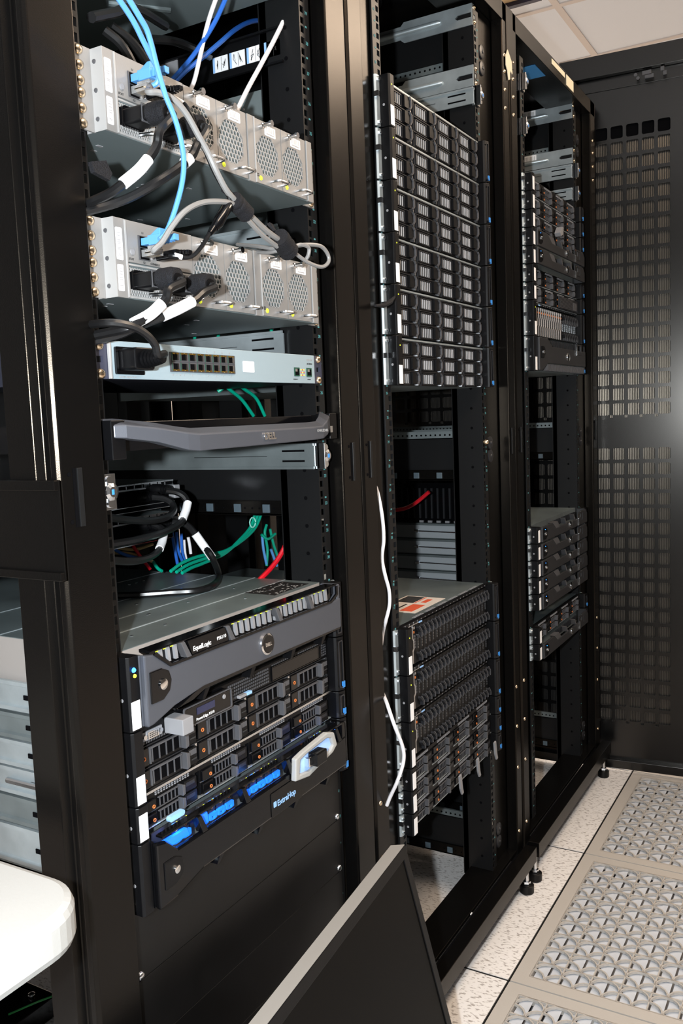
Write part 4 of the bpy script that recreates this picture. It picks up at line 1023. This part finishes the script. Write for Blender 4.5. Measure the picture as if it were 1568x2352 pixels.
# black instruction slide and server bottom at the top of the nearest rack
t = thing('slide_rail', 'black slide rail with a strip of instruction stickers, high in the nearest rack', 'slide rail', (CA+228, 30, 1600))
B().box(-2, 2, 0, 640, 40, 92).box(-8, 2, 0, 640, 90, 93).box(-8, 2, 0, 640, 40, 43).build('rail', PLA, t)
for k in range(4):
    y_ = 6+k*33
    q = B().mi(0).box(-3, -2, y_, y_+29, 53, 76).mi(1).box(-3.2, -3, y_+25, y_+29, 53, 76).build('instruction_sticker', [WHT, LBS], t)
    d = B(); rnd = random.Random(k)
    for a in range(2):
        pts = [(-3.4, y_+4+a*11+rnd.uniform(0, 7), 56+rnd.uniform(0, 17)) for _ in range(6)]
        for p, p2 in zip(pts, pts[1:]): d.tube([p, p2], .35, 4)
    d.box(-3.3, -3, y_+12, y_+12.5, 54, 75)
    d.build('line_drawing', INK, q)
B().mi(0).box(-4, -2, 205, 330, 46, 92).mi(1).box(-4.6, -4, 225, 290, 52, 84).cyl((-7, 262, 70), (-4, 262, 70), 7, 14).build('slide_carriage', [LGR, PLA], t)
B().mi(0).box(-5, -4, 296, 316, 50, 70).mi(1).box(-5.2, -5, 299, 313, 62, 65).box(-5.2, -5, 299, 313, 55, 58).build('warning_sticker', [YLW, INK], t)
t = thing('rack_server', 'dark underside of a server at the very top of the nearest rack', 'server', (CA, 0, 39*U))
B().box(-222, 222, 20, 700, 0, 2*U-2).build('chassis', UND, t)
B().box(-230, -200, -10, 20, 2, 2*U-2).box(200, 240, -10, 20, 2, 2*U-2).build('front_corners', PLA, t, kind='stuff')
S = B(); rnd = random.Random(12)
for k in range(18):
    a, b_ = rnd.uniform(-120, 200), rnd.uniform(60, 420); S.tube([(a, b_, 0), (a, b_, -1)], [2.4, 1.6], 8)
S.build('base_rivets', LGR, t, kind='stuff')
for k in range(2): B().tube([(-60+k*150, 250, -1), (40+k*120, 190, -1)], 5, 8).build('pressed_rib', UND, t)
q = B().box(0, 3, 0, 640, 0, 90).mi(1)
for k in range(9): q.tube([(-.2, 20+k*50, 30+(k*37) % 50), (-1, 20+k*50, 30+(k*37) % 50)], [2.4, 1.6], 8)
q = q.build('slide_rail', [UND, LGR], None, loc=(CA+226, 40, 34.2*U)); tag(q, 'dark grey side sheet behind the white cables, above the upper silver switch', 'slide rail')

# ================================================================ CABLES OF THE NEAREST RACK
def pth(spec): return [atY(*p) for p in spec]
cable('patch_cable', pth([(266, -12, -85), (304, 45, -84), (328, 92, -82), (346, 128, -80), (359, 152, -78), (365, 172, -75), (360, 190, -70), (350, 197, -66)]), 2.9, BCL, 'light blue cable from above, plugged into the upper silver switch')
cable('patch_cable', pth([(290, -12, -95), (318, 35, -94), (336, 66, -92), (347, 100, -90), (357, 140, -88), (368, 180, -88), (381, 222, -90), (400, 268, -92), (415, 320, -94), (422, 370, -92), (418, 420, -88), (404, 475, -80), (389, 518, -72), (378, 538, -68), (366, 551, -66)]), 2.9, BCL, 'light blue cable hanging across the upper silver switch down to the lower one')
for nm, p, lb in (('network_plug', (CA-167, -20, 32*U+66), 'light blue network plug in the upper silver switch'), ('network_plug', (CA-167, -20, 28*U+66), 'light blue network plug in the lower silver switch')):
    tag(rj_boot(nm, p, BCL), lb, 'plug')
for p, lb in (((CA-167, -20, 32*U+53), 'clear network plug on a grey cable in the upper silver switch'), ((CA-167, -20, 28*U+53), 'clear network plug on a grey cable in the lower silver switch')):
    b = B().mi(0).box(-5.8, 5.8, -24, 0, -4, 4).mi(1).box(-5.8, 5.8, -20, -6, -1, 1).mi(0).prism([(-2, 4), (2, 4), (3, 8), (-3, 8)], 'y', -26, -8)
    tag(b.build('network_plug', [CLR, GLD], None, loc=p, bevel=.5), lb, 'plug')
cable('serial_cable', [(CA-167, -44, 32*U+53)]+pth([(340, 211, -66), (365, 213, -74), (398, 228, -80), (428, 262, -84), (455, 310, -86), (478, 352, -88), (500, 400, -90), (522, 440, -90), (548, 468, -88), (580, 500, -84), (612, 530, -80), (642, 552, -76)]), 3.6, GRC, 'grey cable from the upper silver switch down to the wrapped bundle')
cable('serial_cable', [(CA-167, -44, 28*U+53)]+pth([(352, 576, -66), (372, 556, -72), (395, 520, -80), (425, 485, -86), (462, 466, -88), (505, 463, -90), (540, 472, -88), (572, 508, -84), (602, 540, -80), (636, 566, -76)]), 3.2, GRC, 'grey cable rising from the lower silver switch to the wrapped bundle')
cable('serial_cable', pth([(545, 562, 30), (590, 566, -20), (635, 572, -62), (670, 568, -74), (700, 562, -78), (735, 565, -80), (752, 583, -80), (754, 602, -80), (738, 613, -78), (708, 603, -76), (682, 585, -74), (660, 566, -74)]), 2.7, GRC, 'grey cable looping out to the right beside the second fabric wrap')
cable('serial_cable', pth([(560, 575, 20), (610, 580, -40), (640, 575, -68), (668, 570, -74), (690, 562, -80), (708, 568, -82), (708, 585, -80), (700, 600, -74)]), 2.7, GRC, 'short grey cable loop inside the larger loop at the right')
cable('usb_cable', pth([(398, 226, -56), (420, 236, -66), (436, 258, -76), (452, 298, -80), (470, 345, -84), (490, 392, -86), (508, 425, -88), (522, 446, -88), (528, 462, -88)]), 2.4, BCB, 'thin black cable running beside the grey cable down from the upper silver switch')
cable('usb_cable', pth([(484, 530, -86), (474, 548, -84), (460, 570, -80), (442, 588, -74), (422, 592, -68), (400, 588, -62), (388, 588, -56)]), 2.4, BCB, 'thin black cable from the black bead to the lower silver switch')
b = B().tube(pth([(527, 466, -88), (522, 474, -88), (500, 512, -87), (492, 524, -86)]), [3.4, 6.6, 6.6, 4.5], 16).tube(pth([(490, 524, -86), (482, 536, -86)]), [4.6, 3.2], 12)
o = b.build('ferrite_bead', GLO, None, smooth=True); tag(o, 'black cylindrical bead on the thin cable between the two silver switches', 'cable bead')
for a, lb in (((CA-150, -20, 28*U+51), 'black moulded plug at the lower silver switch'), ((CA-150, -20, 32*U+51), 'black moulded plug at the upper silver switch')):
    b = B().mi(1).box(-4.5, 4.5, -10, 0, -2.6, 2.6).mi(0).prism(rr(-6.5, 6.5, -5, 5, 2), 'y', -38, -8)
    for k in range(3): b.prism(rr(-4.6+k*.5, 4.6-k*.5, -3.8+k*.4, 3.8-k*.4, 1.5), 'y', -44-k*4, -41.5-k*4)
    b.prism(rr(-3, 3, -2.6, 2.6, 1), 'y', -54, -38)
    tag(b.build('usb_plug', [GLO, BRT], None, loc=a, bevel=.5), lb, 'plug')
for a, b_, lb in (((396, 223, -57), (421, 238, -67), 'white printed sleeve on the thin black cable, upper silver switch'), ((400, 586, -62), (418, 591, -67), 'white printed sleeve on the thin black cable, lower silver switch')):
    o = B().tube(pth([a, b_]), 3.0, 10).build('cable_marker', WHT, None, smooth=True); tag(o, lb, 'cable marker')
def wrap(a, b_, r, lb):
    pa, pb = Vector(atY(*a)), Vector(atY(*b_)); n = 12; B_ = B(); pts = [pa.lerp(pb, k/n) for k in range(n+1)]
    rnd = random.Random(len(lb)); B_.tube(pts, [r*(1+rnd.uniform(-.06, .06)) for _ in pts], 20)
    d = (pb-pa).normalized(); q = d.orthogonal()
    B_.tube([pa+q*r*.7, pa+q*r*1.3-d*3, pa+q*r*1.35+d*6, pb+q*r*1.15], [3, 5, 5, 3], 6)
    o = B_.build('fabric_wrap', VEL, None, smooth=True); tag(o, lb, 'cable wrap'); return o
wrap((535, 458, -88), (566, 492, -86), 10.5, 'black hook-and-loop wrap, upper one, around the grey cables')
wrap((640, 545, -78), (664, 578, -74), 13, 'black hook-and-loop wrap, lower right one, around the grey cables')
o = B().prism([(0, 0), (22, 6), (30, -6), (26, -14), (4, -10)], 'y', -3, 3).build('fabric_wrap', VEL, None, loc=atY(205, 372, -24)); tag(o, 'loose end of black fabric wrap at the left post, under the upper silver switch', 'cable wrap')
def powerplug(x, z, label_plug, cordpts, marker, lb_cord, lb_mark, w=15):
    t = thing('power_plug', label_plug, 'power plug', (x, -20, z))
    B().prism(rr(-w+2, w-2, -9, 9, 3), 'y', -26, -2).prism(rr(-w+4, w-4, -8, 8, 3), 'y', -30, -26).build('plug_body', PLA, t, bevel=1)
    B().box(-w+3, w-3, -27, -25.4, -9.4, 9.4).build('moulded_rib', MGR, t, bevel=.4)
    B().tube([(0, -30, 0), (0, -44, -1), (0, -54, -3)], [9, 9, 7], 16).build('strain_relief', PLA, t, smooth=True)
    v = B(); v.tube([(0, -30, 0), (0, -46, 0)], [12, 12], 20).tube([(1, -44, 0), (2, -52, -1)], [12, 11.5], 20)
    v.build('fabric_wrap', VEL, t, smooth=True)
    p0 = (x, -20-48, z-2)
    cable('power_cable', [p0, (x+2, -20-58, z-6)]+pth(cordpts), 5.0, BCB, lb_cord, 'power cord')
    o = B().tube(smoothpath(pth(marker), 5), 6.4, 14).build('cable_marker', WHT, None, smooth=True); tag(o, lb_mark, 'cable marker')
powerplug(CA-174, 32*U+21, 'black power plug in the left inlet of the upper silver switch', [(367, 300, -82), (360, 333, -80), (343, 362, -76), (318, 392, -72), (285, 420, -63), (250, 445, -45), (195, 470, -12)], [(340, 366, -75), (318, 392, -72), (282, 422, -63)], 'black power cord from the left plug of the upper silver switch, looping left', 'white sleeve on the left power cord of the upper silver switch')
powerplug(CA-117, 32*U+21, 'black power plug in the right inlet of the upper silver switch', [(453, 332, -82), (440, 358, -80), (410, 386, -76), (365, 416, -70), (310, 448, -50), (260, 468, -30), (195, 486, -12)], [(436, 363, -79), (423, 375, -77)], 'black power cord from the right plug of the upper silver switch, looping left', 'small white sleeve on the right power cord of the upper silver switch')
powerplug(CA-174, 28*U+21, 'black power plug in the left inlet of the lower silver switch', [(388, 664, -82), (381, 686, -80), (364, 705, -76), (334, 730, -70), (295, 752, -60), (255, 762, -40), (205, 772, -12)], [(372, 697, -78), (345, 722, -72), (304, 745, -61)], 'black power cord from the left plug of the lower silver switch', 'white sleeve on the left power cord of the lower silver switch')
powerplug(CA-117, 28*U+21, 'black power plug in the right inlet of the lower silver switch', [(467, 672, -80), (446, 690, -78), (410, 708, -74), (370, 728, -66), (320, 748, -48), (270, 770, -30), (205, 784, -10)], [(441, 693, -77.5), (408, 710, -74), (372, 726, -66)], 'black power cord from the right plug of the lower silver switch', 'white sleeve on the right power cord of the lower silver switch')
t = thing('power_plug', 'thick black power plug in the pale console server', 'power plug', (CA-189, -6, 26*U+22))
B().prism(rr(-16, 16, -12, 13, 4), 'y', -26, -1).build('plug_body', PLA, t, bevel=1.5)
b = B()
for k in range(5): b.tube([(0, -28-k*4.4, 0), (0, -31-k*4.4, 0)], [11-k*.8, 10.7-k*.8], 14)
b.tube([(0, -26, 0), (0, -52, 0)], [8.5, 6.5], 14).build('strain_relief', PLA, t, smooth=True)
cable('power_cable', [(CA-189, -52, 26*U+22), (CA-188, -60, 26*U+26)]+pth([(362, 815, -68), (356, 793, -68), (338, 770, -68), (310, 752, -66), (275, 743, -58), (240, 742, -45), (200, 746, -14)]), 4.4, BCB, 'black power cord arching left from the plug of the pale console server', 'power cord')
# white and blue cables behind
cable('patch_cable', pth([(500, -15, 40), (481, 40, 50), (468, 90, 60), (458, 135, 70), (446, 185, 80), (430, 222, 90)]), 3.0, WCB, 'white cable at the top, crossing the dark blue ones')
cable('patch_cable', pth([(650, 50, 30), (625, 100, 36), (598, 150, 42), (568, 205, 48), (540, 262, 54)]), 3.4, WCB, 'white cable at the right, passing the instruction stickers')
cable('patch_cable', pth([(522, -12, 30), (496, 45, 45), (468, 92, 60), (440, 132, 80), (412, 165, 100), (384, 196, 120)]), 3.2, BCD, 'dark blue cable falling from the top towards the left')
cable('patch_cable', pth([(607, 46, 120), (575, 50, 110), (540, 68, 100), (505, 98, 95), (470, 128, 95), (430, 160, 105), (395, 194, 120)]), 3.6, BCD, 'dark blue cable curving in from the right above the switches')
for k, sp in enumerate(([(240, 70, 90), (275, 100, 80), (300, 140, 80), (320, 185, 90)], [(255, 60, 110), (300, 95, 100), (330, 135, 100), (345, 175, 110)], [(210, 40, 60), (260, 30, 80), (310, 20, 100), (380, 60, 130)], [(350, 90, 150), (400, 95, 140), (440, 110, 140), (480, 130, 160)])):
    cable('power_cable', pth(sp), 6.2, BCB, ('thick black cord at the top left, nearest the post', 'thick black cord at the top left, just behind the first', 'thick black cord looping over the top left corner', 'black cord behind the light blue cables')[k], 'power cord')
# green, red, blue runs lower down
for sp, lb in (([(447, 735, 250), (447, 770, 250), (446, 800, 250)], 'green cable seen in the gap above the console server, left'), ([(505, 730, 250), (502, 765, 250), (496, 800, 250)], 'green cable seen in the gap above the console server, middle'), ([(618, 700, 130), (622, 755, 130), (634, 785, 130), (638, 830, 130), (641, 890, 130), (640, 960, 130)], 'green cable dropping behind the right part of the console server'), ([(500, 870, 160), (525, 893, 160), (555, 918, 160), (582, 955, 160)], 'green cable slanting down right below the console server, left one'), ([(530, 872, 160), (560, 893, 160), (588, 915, 160), (608, 955, 160)], 'green cable slanting down right below the console server, right one'), ([(545, 870, 180), (520, 885, 180), (500, 900, 190)], 'short green cable crossing below the console server')):
    cable('patch_cable', pth(sp), 2.9, GRN, lb)
for k in range(3):
    cable('patch_cable', pth([(600-7*k, 1180, 215), (586-6*k, 1212, 215), (558-4*k, 1240, 210), (515, 1266+k*3, 205), (460+4*k, 1277+k*8, 200), (420+10*k, 1292+k*6, 195), (392+13*k, 1312+k*2, 190)]), 2.8, GRN, 'green cable in the tied bundle behind the bezelled array, %s' % ('uppermost strand', 'middle strand', 'lowest strand')[k], group='green cables tied in a bundle')
q = B().tube([Vector(atY(580, 1200, 211))+Vector((9*math.cos(a*.6), 0, 9*math.sin(a*.6))) for a in range(11)], 1.2, 6).build('cable_tie', mat('pale_green_tie', (.3, .7, .6), .5), None); tag(q, 'pale tie around the green cable bundle', 'cable tie')
for sp, m, lb in (([(612, 1205, 300), (608, 1225, 300), (614, 1262, 300), (612, 1300, 300)], GRN, 'green cable in the small tangle at the back, left'), ([(620, 1215, 305), (628, 1250, 305), (640, 1285, 305)], GRN, 'green cable in the small tangle at the back, right'), ([(602, 1232, 300), (605, 1262, 300), (612, 1296, 300)], BCL, 'light blue cable in the small tangle at the back'), ([(622, 1262, 305), (636, 1300, 305)], BCL, 'short light blue cable end at the back'), ([(600, 1228, 295), (615, 1238, 290), (632, 1226, 290)], GRN, 'green cable curved around the small tangle'), ([(394, 1215, 300), (400, 1255, 300), (408, 1298, 300)], BCD, 'dark blue cable hanging below the power units, left'), ([(405, 1222, 305), (408, 1260, 305), (420, 1292, 305)], BCD, 'dark blue cable hanging below the power units, middle'), ([(416, 1225, 310), (418, 1262, 310), (424, 1290, 310)], BCD, 'dark blue cable hanging below the power units, right'), ([(422, 1240, 312), (424, 1268, 312), (428, 1288, 312)], WCB, 'white cable end hanging below the power units'), ([(432, 1234, 312), (436, 1255, 312), (438, 1272, 312)], WCB, 'short white cable tip right of the blue cables'), ([(300, 1245, 330), (320, 1275, 320), (345, 1308, 310)], RED, 'dark red cable low at the left behind the power cords'), ([(262, 1258, 330), (310, 1262, 330), (350, 1250, 330)], TANC, 'tan cable low at the left, upper'), ([(262, 1270, 330), (300, 1272, 330), (350, 1290, 330)], TANC, 'tan cable low at the left, lower'), ([(262, 1262, 325), (290, 1275, 325), (330, 1285, 325)], BCD, 'dark blue cable low at the left'), ([(352, 1290, 300), (362, 1305, 290), (372, 1312, 280)], GRN, 'short green cable at the left end of the array lid')):
    cable('patch_cable', pth(sp), 2.8, m, lb)
cable('patch_cable', pth([(684, 1150, 90), (672, 1205, 95), (660, 1242, 100), (642, 1278, 108), (622, 1305, 115), (596, 1332, 120)]), 4.2, RED, 'bright red cable behind the right side of the bezelled array')
# cords from the small power units
def moulded(lb, px, py, Y, r=9, L=34):
    p = atY(px, py, Y); b = B().tube([(0, 0, 0), (0, -L*.45, 0), (0, -L*.55, 0), (0, -L, 0)], [r, r, r*.75, r*.6], 14)
    for k in range(3): b.tube([(0, -L*.6-k*5, 0), (0, -L*.6-k*5-2.4, 0)], [r*.85, r*.82], 14)
    o = b.build('power_plug', PLA, None, loc=p, smooth=True); tag(o, lb, 'power plug')
moulded('black plug in the upper power unit, right one', 352, 1124, 244); moulded('black plug in the upper power unit, left one', 322, 1140, 244)
moulded('black plug in the lower power unit, left one', 322, 1205, 244); moulded('black plug in the lower power unit, right one', 366, 1200, 244)
cable('power_cable', pth([(380, 1126, 205), (405, 1130, 195), (424, 1142, 185), (430, 1162, 180), (424, 1188, 175), (405, 1208, 165), (365, 1226, 150), (300, 1243, 110), (235, 1254, 60)]), 5.4, BCB, 'black cord from the right plug of the upper power unit, sweeping left', 'power cord')
o = B().tube(pth([(431, 1154, 181), (427, 1172, 178), (419, 1192, 173)]), 6.6, 12).build('cable_marker', WHT, None, smooth=True); tag(o, 'white sleeve on the cord of the upper power unit', 'cable marker')
cable('power_cable', pth([(350, 1142, 205), (378, 1146, 190), (396, 1158, 180), (398, 1174, 172), (382, 1188, 160), (345, 1196, 140), (290, 1194, 100), (235, 1186, 60)]), 5.2, BCB, 'black cord from the left plug of the upper power unit, looping under it', 'power cord')
cable('power_cable', pth([(395, 1200, 205), (425, 1204, 190), (448, 1226, 175), (468, 1254, 165), (488, 1283, 150)])+[tuple(at(x_, y_, 2, 19*U+6)) for x_, y_ in ((502, 1320), (492, 1342), (455, 1356), (390, 1361), (320, 1366), (262, 1368))], 5.4, BCB, 'black cord curling down onto the lid of the bezelled array', 'power cord')
o = B().tube(pth([(448, 1226, 175), (468, 1254, 165), (488, 1282, 151)]), 6.8, 12).build('cable_marker', WHT, None, smooth=True); tag(o, 'long white sleeve on the cord above the array lid', 'cable marker')
cable('power_cable', pth([(352, 1205, 205), (372, 1215, 190), (376, 1235, 180), (366, 1262, 165), (344, 1280, 140), (305, 1289, 100), (240, 1286, 60)]), 5.2, BCB, 'black cord from the lower power unit, sweeping left behind the array', 'power cord')
o = B().tube(pth([(376, 1228, 182), (372, 1246, 175), (366, 1261, 166)]), 6.4, 12).build('cable_marker', WHT, None, smooth=True); tag(o, 'grey-white sleeve on the cord of the lower power unit', 'cable marker')
# white cable hanging in front of the middle rack's left rail
pts = pth([(857, 1104, 2), (868, 1135, -6), (878, 1190, -10), (881, 1240, -10), (877, 1282, -4), (884, 1320, -10), (893, 1355, -14), (894, 1390, -14), (886, 1425, -8), (879, 1455, 4), (872, 1520, 6), (876, 1580, 2), (888, 1615, -34), (905, 1665, -52), (924, 1715, -60), (926, 1750, -60), (912, 1795, -50), (896, 1830, -34), (888, 1850, -26)])
cable('patch_cable', pts, 3.2, WCB, 'white cable hanging beside the left rail of the middle rack')
cable('patch_cable', pth([(1055, 1808, 300), (1068, 1816, 290), (1082, 1822, 280)]), 3, BCL, 'short blue cable end under the middle rack stack')
tag(B().tube(pth([(862, 702, -40), (880, 702, -38), (895, 694, -34), (906, 682, -28)]), [2, 4, 4.5, 2], 8).build('fabric_wrap', VEL, None, smooth=True), 'black fabric tie hooked over the left ear of the fifth twelve-bay server', 'cable wrap')
cable('patch_cable', [tuple(at(x_, y_, 0, 1500)) for x_, y_ in ((880, 1172), (920, 1170), (950, 1158), (985, 1130))], 5, RED, 'red cable seen through the middle rack, left of the black fins')
# ================================================================ EMPTY BRACKETS AND SLIDES HIGH IN THE TWO RIGHT RACKS
def bracket(lb, c, z, labelled=False, side=1):
    t = thing('shelf_bracket', lb, 'bracket', (c+222, 4, z)); 
    b = B().mi(0).prism([(0, 0), (0, 16), (32, 16), (38, 21), (32, 26), (0, 26), (0, 44), (160, 44), (168, 36), (420, 36), (420, 8), (170, 8), (160, 0)], 'x', 0, 2.5)
    b.mi(0).box(0, 20, -2.5, 0, 0, 44)
    b.build('bracket', [ZNC], t)
    B().tube([(-1.5, 70, 21), (-2.5, 78, 21), (-2.5, 380, 21)], [3, 6, 6], 10).build('pressed_rib', ZNC, t, smooth=True)
    for z_ in (7, 37): B().dome((10, -2.5, z_), 1, 5.5, 4, 12).build('rack_screw', BRS, t, smooth=True)
    if labelled:
        q = B().mi(0).box(-4, -3, 105, 170, 20, 42).mi(1)
        for k in range(14): q.box(-4.2, -4, 110+k*4, 111.5+k*4, 24, 38)
        q.build('paper_label', [WHT, GINK], t)
    return t
bracket('grey steel shelf bracket, upper one, right side of the middle rack', CB, 1932)
bracket('grey steel shelf bracket, lower one, right side of the middle rack', CB, 1806)
bracket('grey steel bracket with paper label, upper one in the far rack', CC, 1942, True)
bracket('grey steel bracket with paper label, lower one in the far rack', CC, 1815, True)
zslide('grey slide rail under the lower bracket in the middle rack', CB+222, 2, 690, 1768, 1803, ZNC)
zslide('grey slide rail under the lower bracket in the far rack', CC+222, 4, 690, 1774, 1812, ZNC)
zslide('short bright slide rail behind the top servers of the far rack', CC+222, 4, 690, 1712, 1745, ZNC)
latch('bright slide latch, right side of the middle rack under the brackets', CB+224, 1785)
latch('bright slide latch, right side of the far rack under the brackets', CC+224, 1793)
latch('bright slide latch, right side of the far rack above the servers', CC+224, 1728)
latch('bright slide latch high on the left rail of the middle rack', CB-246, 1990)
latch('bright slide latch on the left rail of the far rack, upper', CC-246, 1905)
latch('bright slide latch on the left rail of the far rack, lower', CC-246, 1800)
tag(B().dome((0, 0, 0), 1, 6, 8, 12).cyl((0, -2, 0), (0, 8, 0), 3, 8).build('loose_screw', BRS, None, loc=(CB+232, -3, 1034), smooth=True), 'brass-coloured cage screw left in the right rail of the middle rack', 'screw')
tag(B().mi(0).box(0, 150, 0, 90, 0, .5).mi(1).box(10, 75, 12, 40, .5, .7).box(95, 130, 20, 32, .5, .7).mi(2).box(85, 145, 45, 85, .5, .7).box(8, 70, 50, 55, .5, .7).mi(1).box(85, 145, 40, 43, .5, .7).build('warning_label', [mat('beige_label', (.55, .5, .45), .6), REDP, INK], None, loc=(CB-115, 20, 16*U-.4)), 'beige and red printed label on the lid of the lower stack, middle rack', 'label')
g = B()
for k in range(6):
    for a in range(14):
        for r_ in range(2): g.box(-150+k*58+a*3.2, -148+k*58+a*3.2, 4+r_*4, 6.6+r_*4, 0, .4)
o = g.build('lid_perforations', LGR, s1, loc=(0, 0, 2*U-.5), kind='stuff')

# ================================================================ TABLE, MONITOR, FLOOR THINGS
t = thing('folding_table', 'white plastic table corner in the lower left foreground', 'table', (-420, 180, FLZ))
TZ = 672; tx, ty = -34, -118
sl = rr(-950, tx, ty, 480, 62, 10)
b = B().prism(sl, 'z', TZ-46, TZ-4); b.build('table_top', WPL, t, loc=(420, -180, -FLZ), bevel=9)
def inset(d): return rr(-950+d, tx-d, ty+d, 480-d, 58, 10)
for lx in (-890, -120):
    for ly in (-60, 420):
        B().cyl((lx, ly+30, FLZ), (lx, ly+30, TZ-46), 13, 14).build('leg', MGR, t, loc=(420, -180, -FLZ), smooth=True)
A_ = at(928, 1940, 2, 378); B_ = at(612, 2352, 2, 378); A2 = at(893, 1940, 2, 378)
yA = A_[1]; ang = math.atan2(B_[1]-A_[1], B_[0]-A_[0])+math.pi
t = thing('monitor', 'black flat monitor with grey top edge leaning against the racks', 'monitor', (A_[0], A_[1], 378))
t.rotation_euler = (0, 0, ang)
lean = math.radians(13.5); 
def mo(b, n, m, par=t, **k):
    o = b.build(n, m, par, **k); 
    return o
hld = mo(B().box(-640, 0, 3, 26, -496, 0), 'back_shell', BEZD, bevel=2)
fr = mo(B().ring([(-640, -496), (0, -496), (0, 0), (-640, 0)], [(-622, -470), (-18, -470), (-18, -18), (-622, -18)], 'y', -2, 3), 'front_bezel', PLA, bevel=1)
sc_ = mo(B().box(-622, -18, 0, 2, -470, -18), 'screen', mat('matt_black_screen', (.003, .0028, .0026), .3, 0, .04, 2500, spec=.07))
ed = mo(B().box(-639, -1, -1, 25, -.2, .8), 'grey_top_edge', mat('grey_edge_plastic', (.30, .285, .265), .5))
for o in (hld, fr, sc_, ed): o.rotation_euler = (-lean, 0, 0)
p = at(48, 2335, 2, FLZ+20)
tag(B().box(-140, 60, -40, 60, 0, 45).mi(1).cyl((30, 0, 45), (30, 0, 52), 8, 10).build('power_strip', [GLO, BRT], None, loc=(p[0], p[1], FLZ), bevel=4), 'black box on the floor behind the left post', 'power strip')
cable('earth_wire', [tuple(at(20, 2330, 2, -40)), tuple(at(70, 2308, 2, -20)), tuple(at(110, 2292, 2, 0)), tuple(at(150, 2278, 2, 10))], 2.0, mat('green_wire', (.02, .22, .05), .4), 'thin green wire crossing behind the left post near the floor', 'wire')
for px, py in ((1090, 2106),): 
    p = at(1082, 2100, 2, 12); tag(B().box(-4, 4, -1, 1, 0, 2).build('paper_scrap', WHT, None, loc=(p[0], p[1], 12.3)), 'tiny white scrap lying on the base sill of the middle rack', 'scrap')
# remove the prototypes that were only copied from
for o in list(PR.values())+[FAN]:
    for ch in list(o.children):
        for g_ in list(ch.children): bpy.data.objects.remove(g_)
        bpy.data.objects.remove(ch)
    bpy.data.objects.remove(o)
